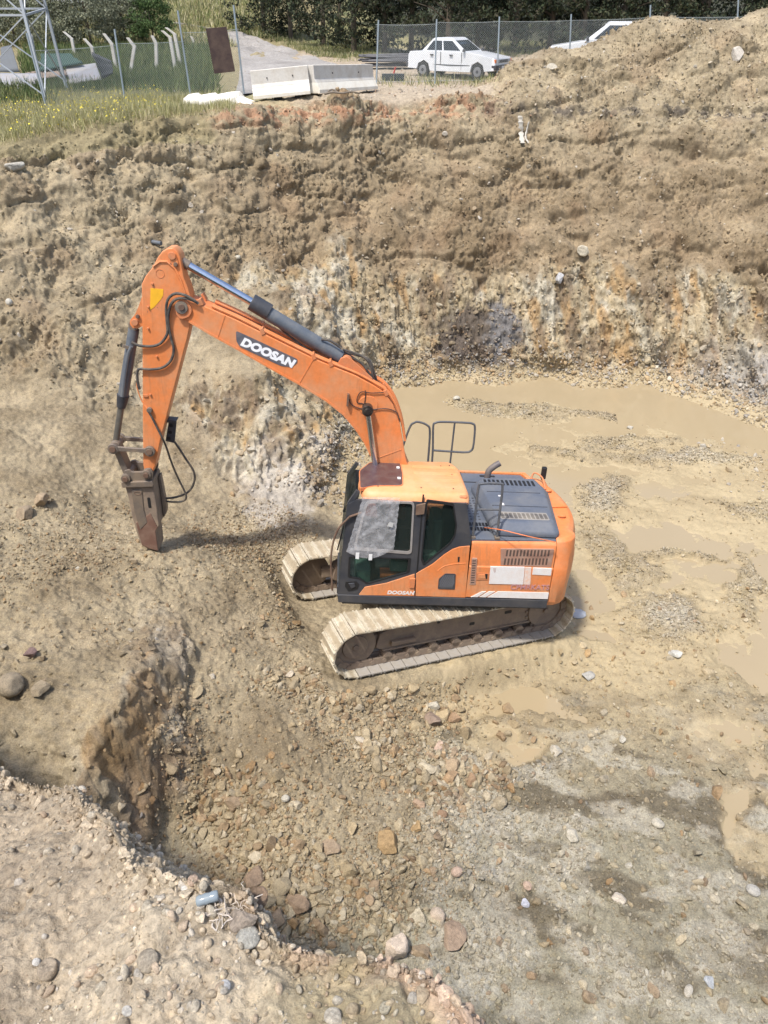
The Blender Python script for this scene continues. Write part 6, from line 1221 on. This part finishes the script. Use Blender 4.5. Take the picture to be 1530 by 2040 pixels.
for i, (bx, by, h, rad, lab) in enumerate([(30,88,2.6,1.7,'grey green olive bush behind the pylon, leftmost'), (118,92,2.6,1.7,'grey green olive bush above the first bent post'), (180,92,3.0,1.9,'grey green olive bush above the dark netting'), (250,88,3.0,1.8,'tall grey green olive bush in the middle of the thicket'), (305,92,2.6,1.6,'darker olive bush at the right end of the thicket'), (75,45,3.2,1.9,'bright green bush up the slope behind the pylon'), (215,60,2.6,1.6,'olive bush on the slope in the second rank'),(10,40,3.5,2.2,'deep green tree at the top left corner')]):
    tree('olive_bush' if i not in (5, 7) else 'green_bush', bx, by, h, rad, 9000, .12, OG if i not in (5, 7, 4) else [(.07, .12, .035), (.10, .15, .05), (.05, .08, .03)], lab, 'bush', trunk=.07, h0=.35, cone=.35, seed=80 + i, ymin=26, nb=90, tight=.26)
# grass and weeds
_Ls = sorted([(q[1], q[0]) for q in Lp]); _Rs = sorted([(q[1], q[0]) for q in Rp]); onroad = (_u > np.interp(_v, *zip(*_Ls)) - 6) & (_u < np.interp(_v, *zip(*_Rs)) + 4) & (_v < 190) & (_v > 44) & (Y0 > 28)
def grass(name, mask, n, size, cols, label, cat, asp=.07, offs=0):
    w = (mask * (~onroad) * dA * infr).ravel().astype(np.float64); w /= w.sum(); sel = rng.choice(len(w), n, p=w); P = PV.reshape(-1, 3)[sel] + rng.normal(size=(n, 3)) * np.sqrt(dA.ravel()[sel])[:, None] * .5 * np.array([1, 1, 0])
    return leaves(name, P + np.array([0, 0, offs]), size, cols, None, asp, up=True, label=label, cat=cat, kind='stuff')
uv = lambda x0, x1, y0, y1: smooth(x0 - 25, x0 + 25, _u) * smooth(x1 + 25, x1 - 25, _u) * smooth(y0 - 8, y0 + 8, _v) * smooth(y1 + 8, y1 - 8, _v)
rimline = np.interp(_u, [0, 130, 250, 370, 480, 700], [290, 266, 248, 232, 222, 200]); above = smooth(6, -6, _v - rimline) * (Z0 > -3.5) * (Y0 > 18)
patch = .3 + .7 * smooth(-.4, .3, noise(X0 * .8, Y0 * .8, 3 + 0 * X0))
DRYG = [(.38, .34, .16), (.31, .30, .12), (.45, .40, .22), (.25, .26, .10), (.50, .45, .28)]; GRG = [(.09, .13, .04), (.13, .16, .055), (.07, .10, .035), (.18, .19, .08)]
grass('dry_grass', above * (uv(-60, 460, 195, 300) + .5 * uv(-60, 330, 170, 210)) * patch, 56000, .25, DRYG, 'tall dry yellow green grass along the left rim', 'grass', .05)
grass('green_weeds', (Y0 > 22) * (uv(60, 420, 100, 190) + .6 * uv(-60, 100, 180, 215)) * patch * (Z0 > -3.4), 42000, .42, GRG, 'green weeds in the strip behind the left fence', 'weeds', .10)
grass('roadside_grass', (Y0 > 24) * (uv(560, 760, 92, 118) + uv(755, 985, 158, 170) * .35 + uv(1000, 1100, 90, 112) + .8 * uv(500, 600, 60, 84)) * patch * (pile < .3), 24000, .24, DRYG + GRG, 'mixed grass at the foot of the trees and the fence', 'grass', .08)
grass('hillside_grass', (Y0 > 55) * (X0 < 0) * smooth(560, 480, _u), 60000, .42, DRYG + GRG[:2], 'yellowish grass on the slope beyond the road', 'grass', .12)
fl_ = (above * uv(-60, 330, 190, 275) * patch * dA * infr).ravel().astype(np.float64); sel = rng.choice(len(fl_), 1500, p=fl_ / fl_.sum()); leaves('yellow_flowers', PV.reshape(-1, 3)[sel] + np.array([0, 0, .22]) + rng.normal(size=(1500, 3)) * .06, .04, [(.75, .60, .05), (.80, .66, .12)], None, .9, label='tiny yellow flowers among the dry grass on the left rim', cat='flowers', kind='stuff')
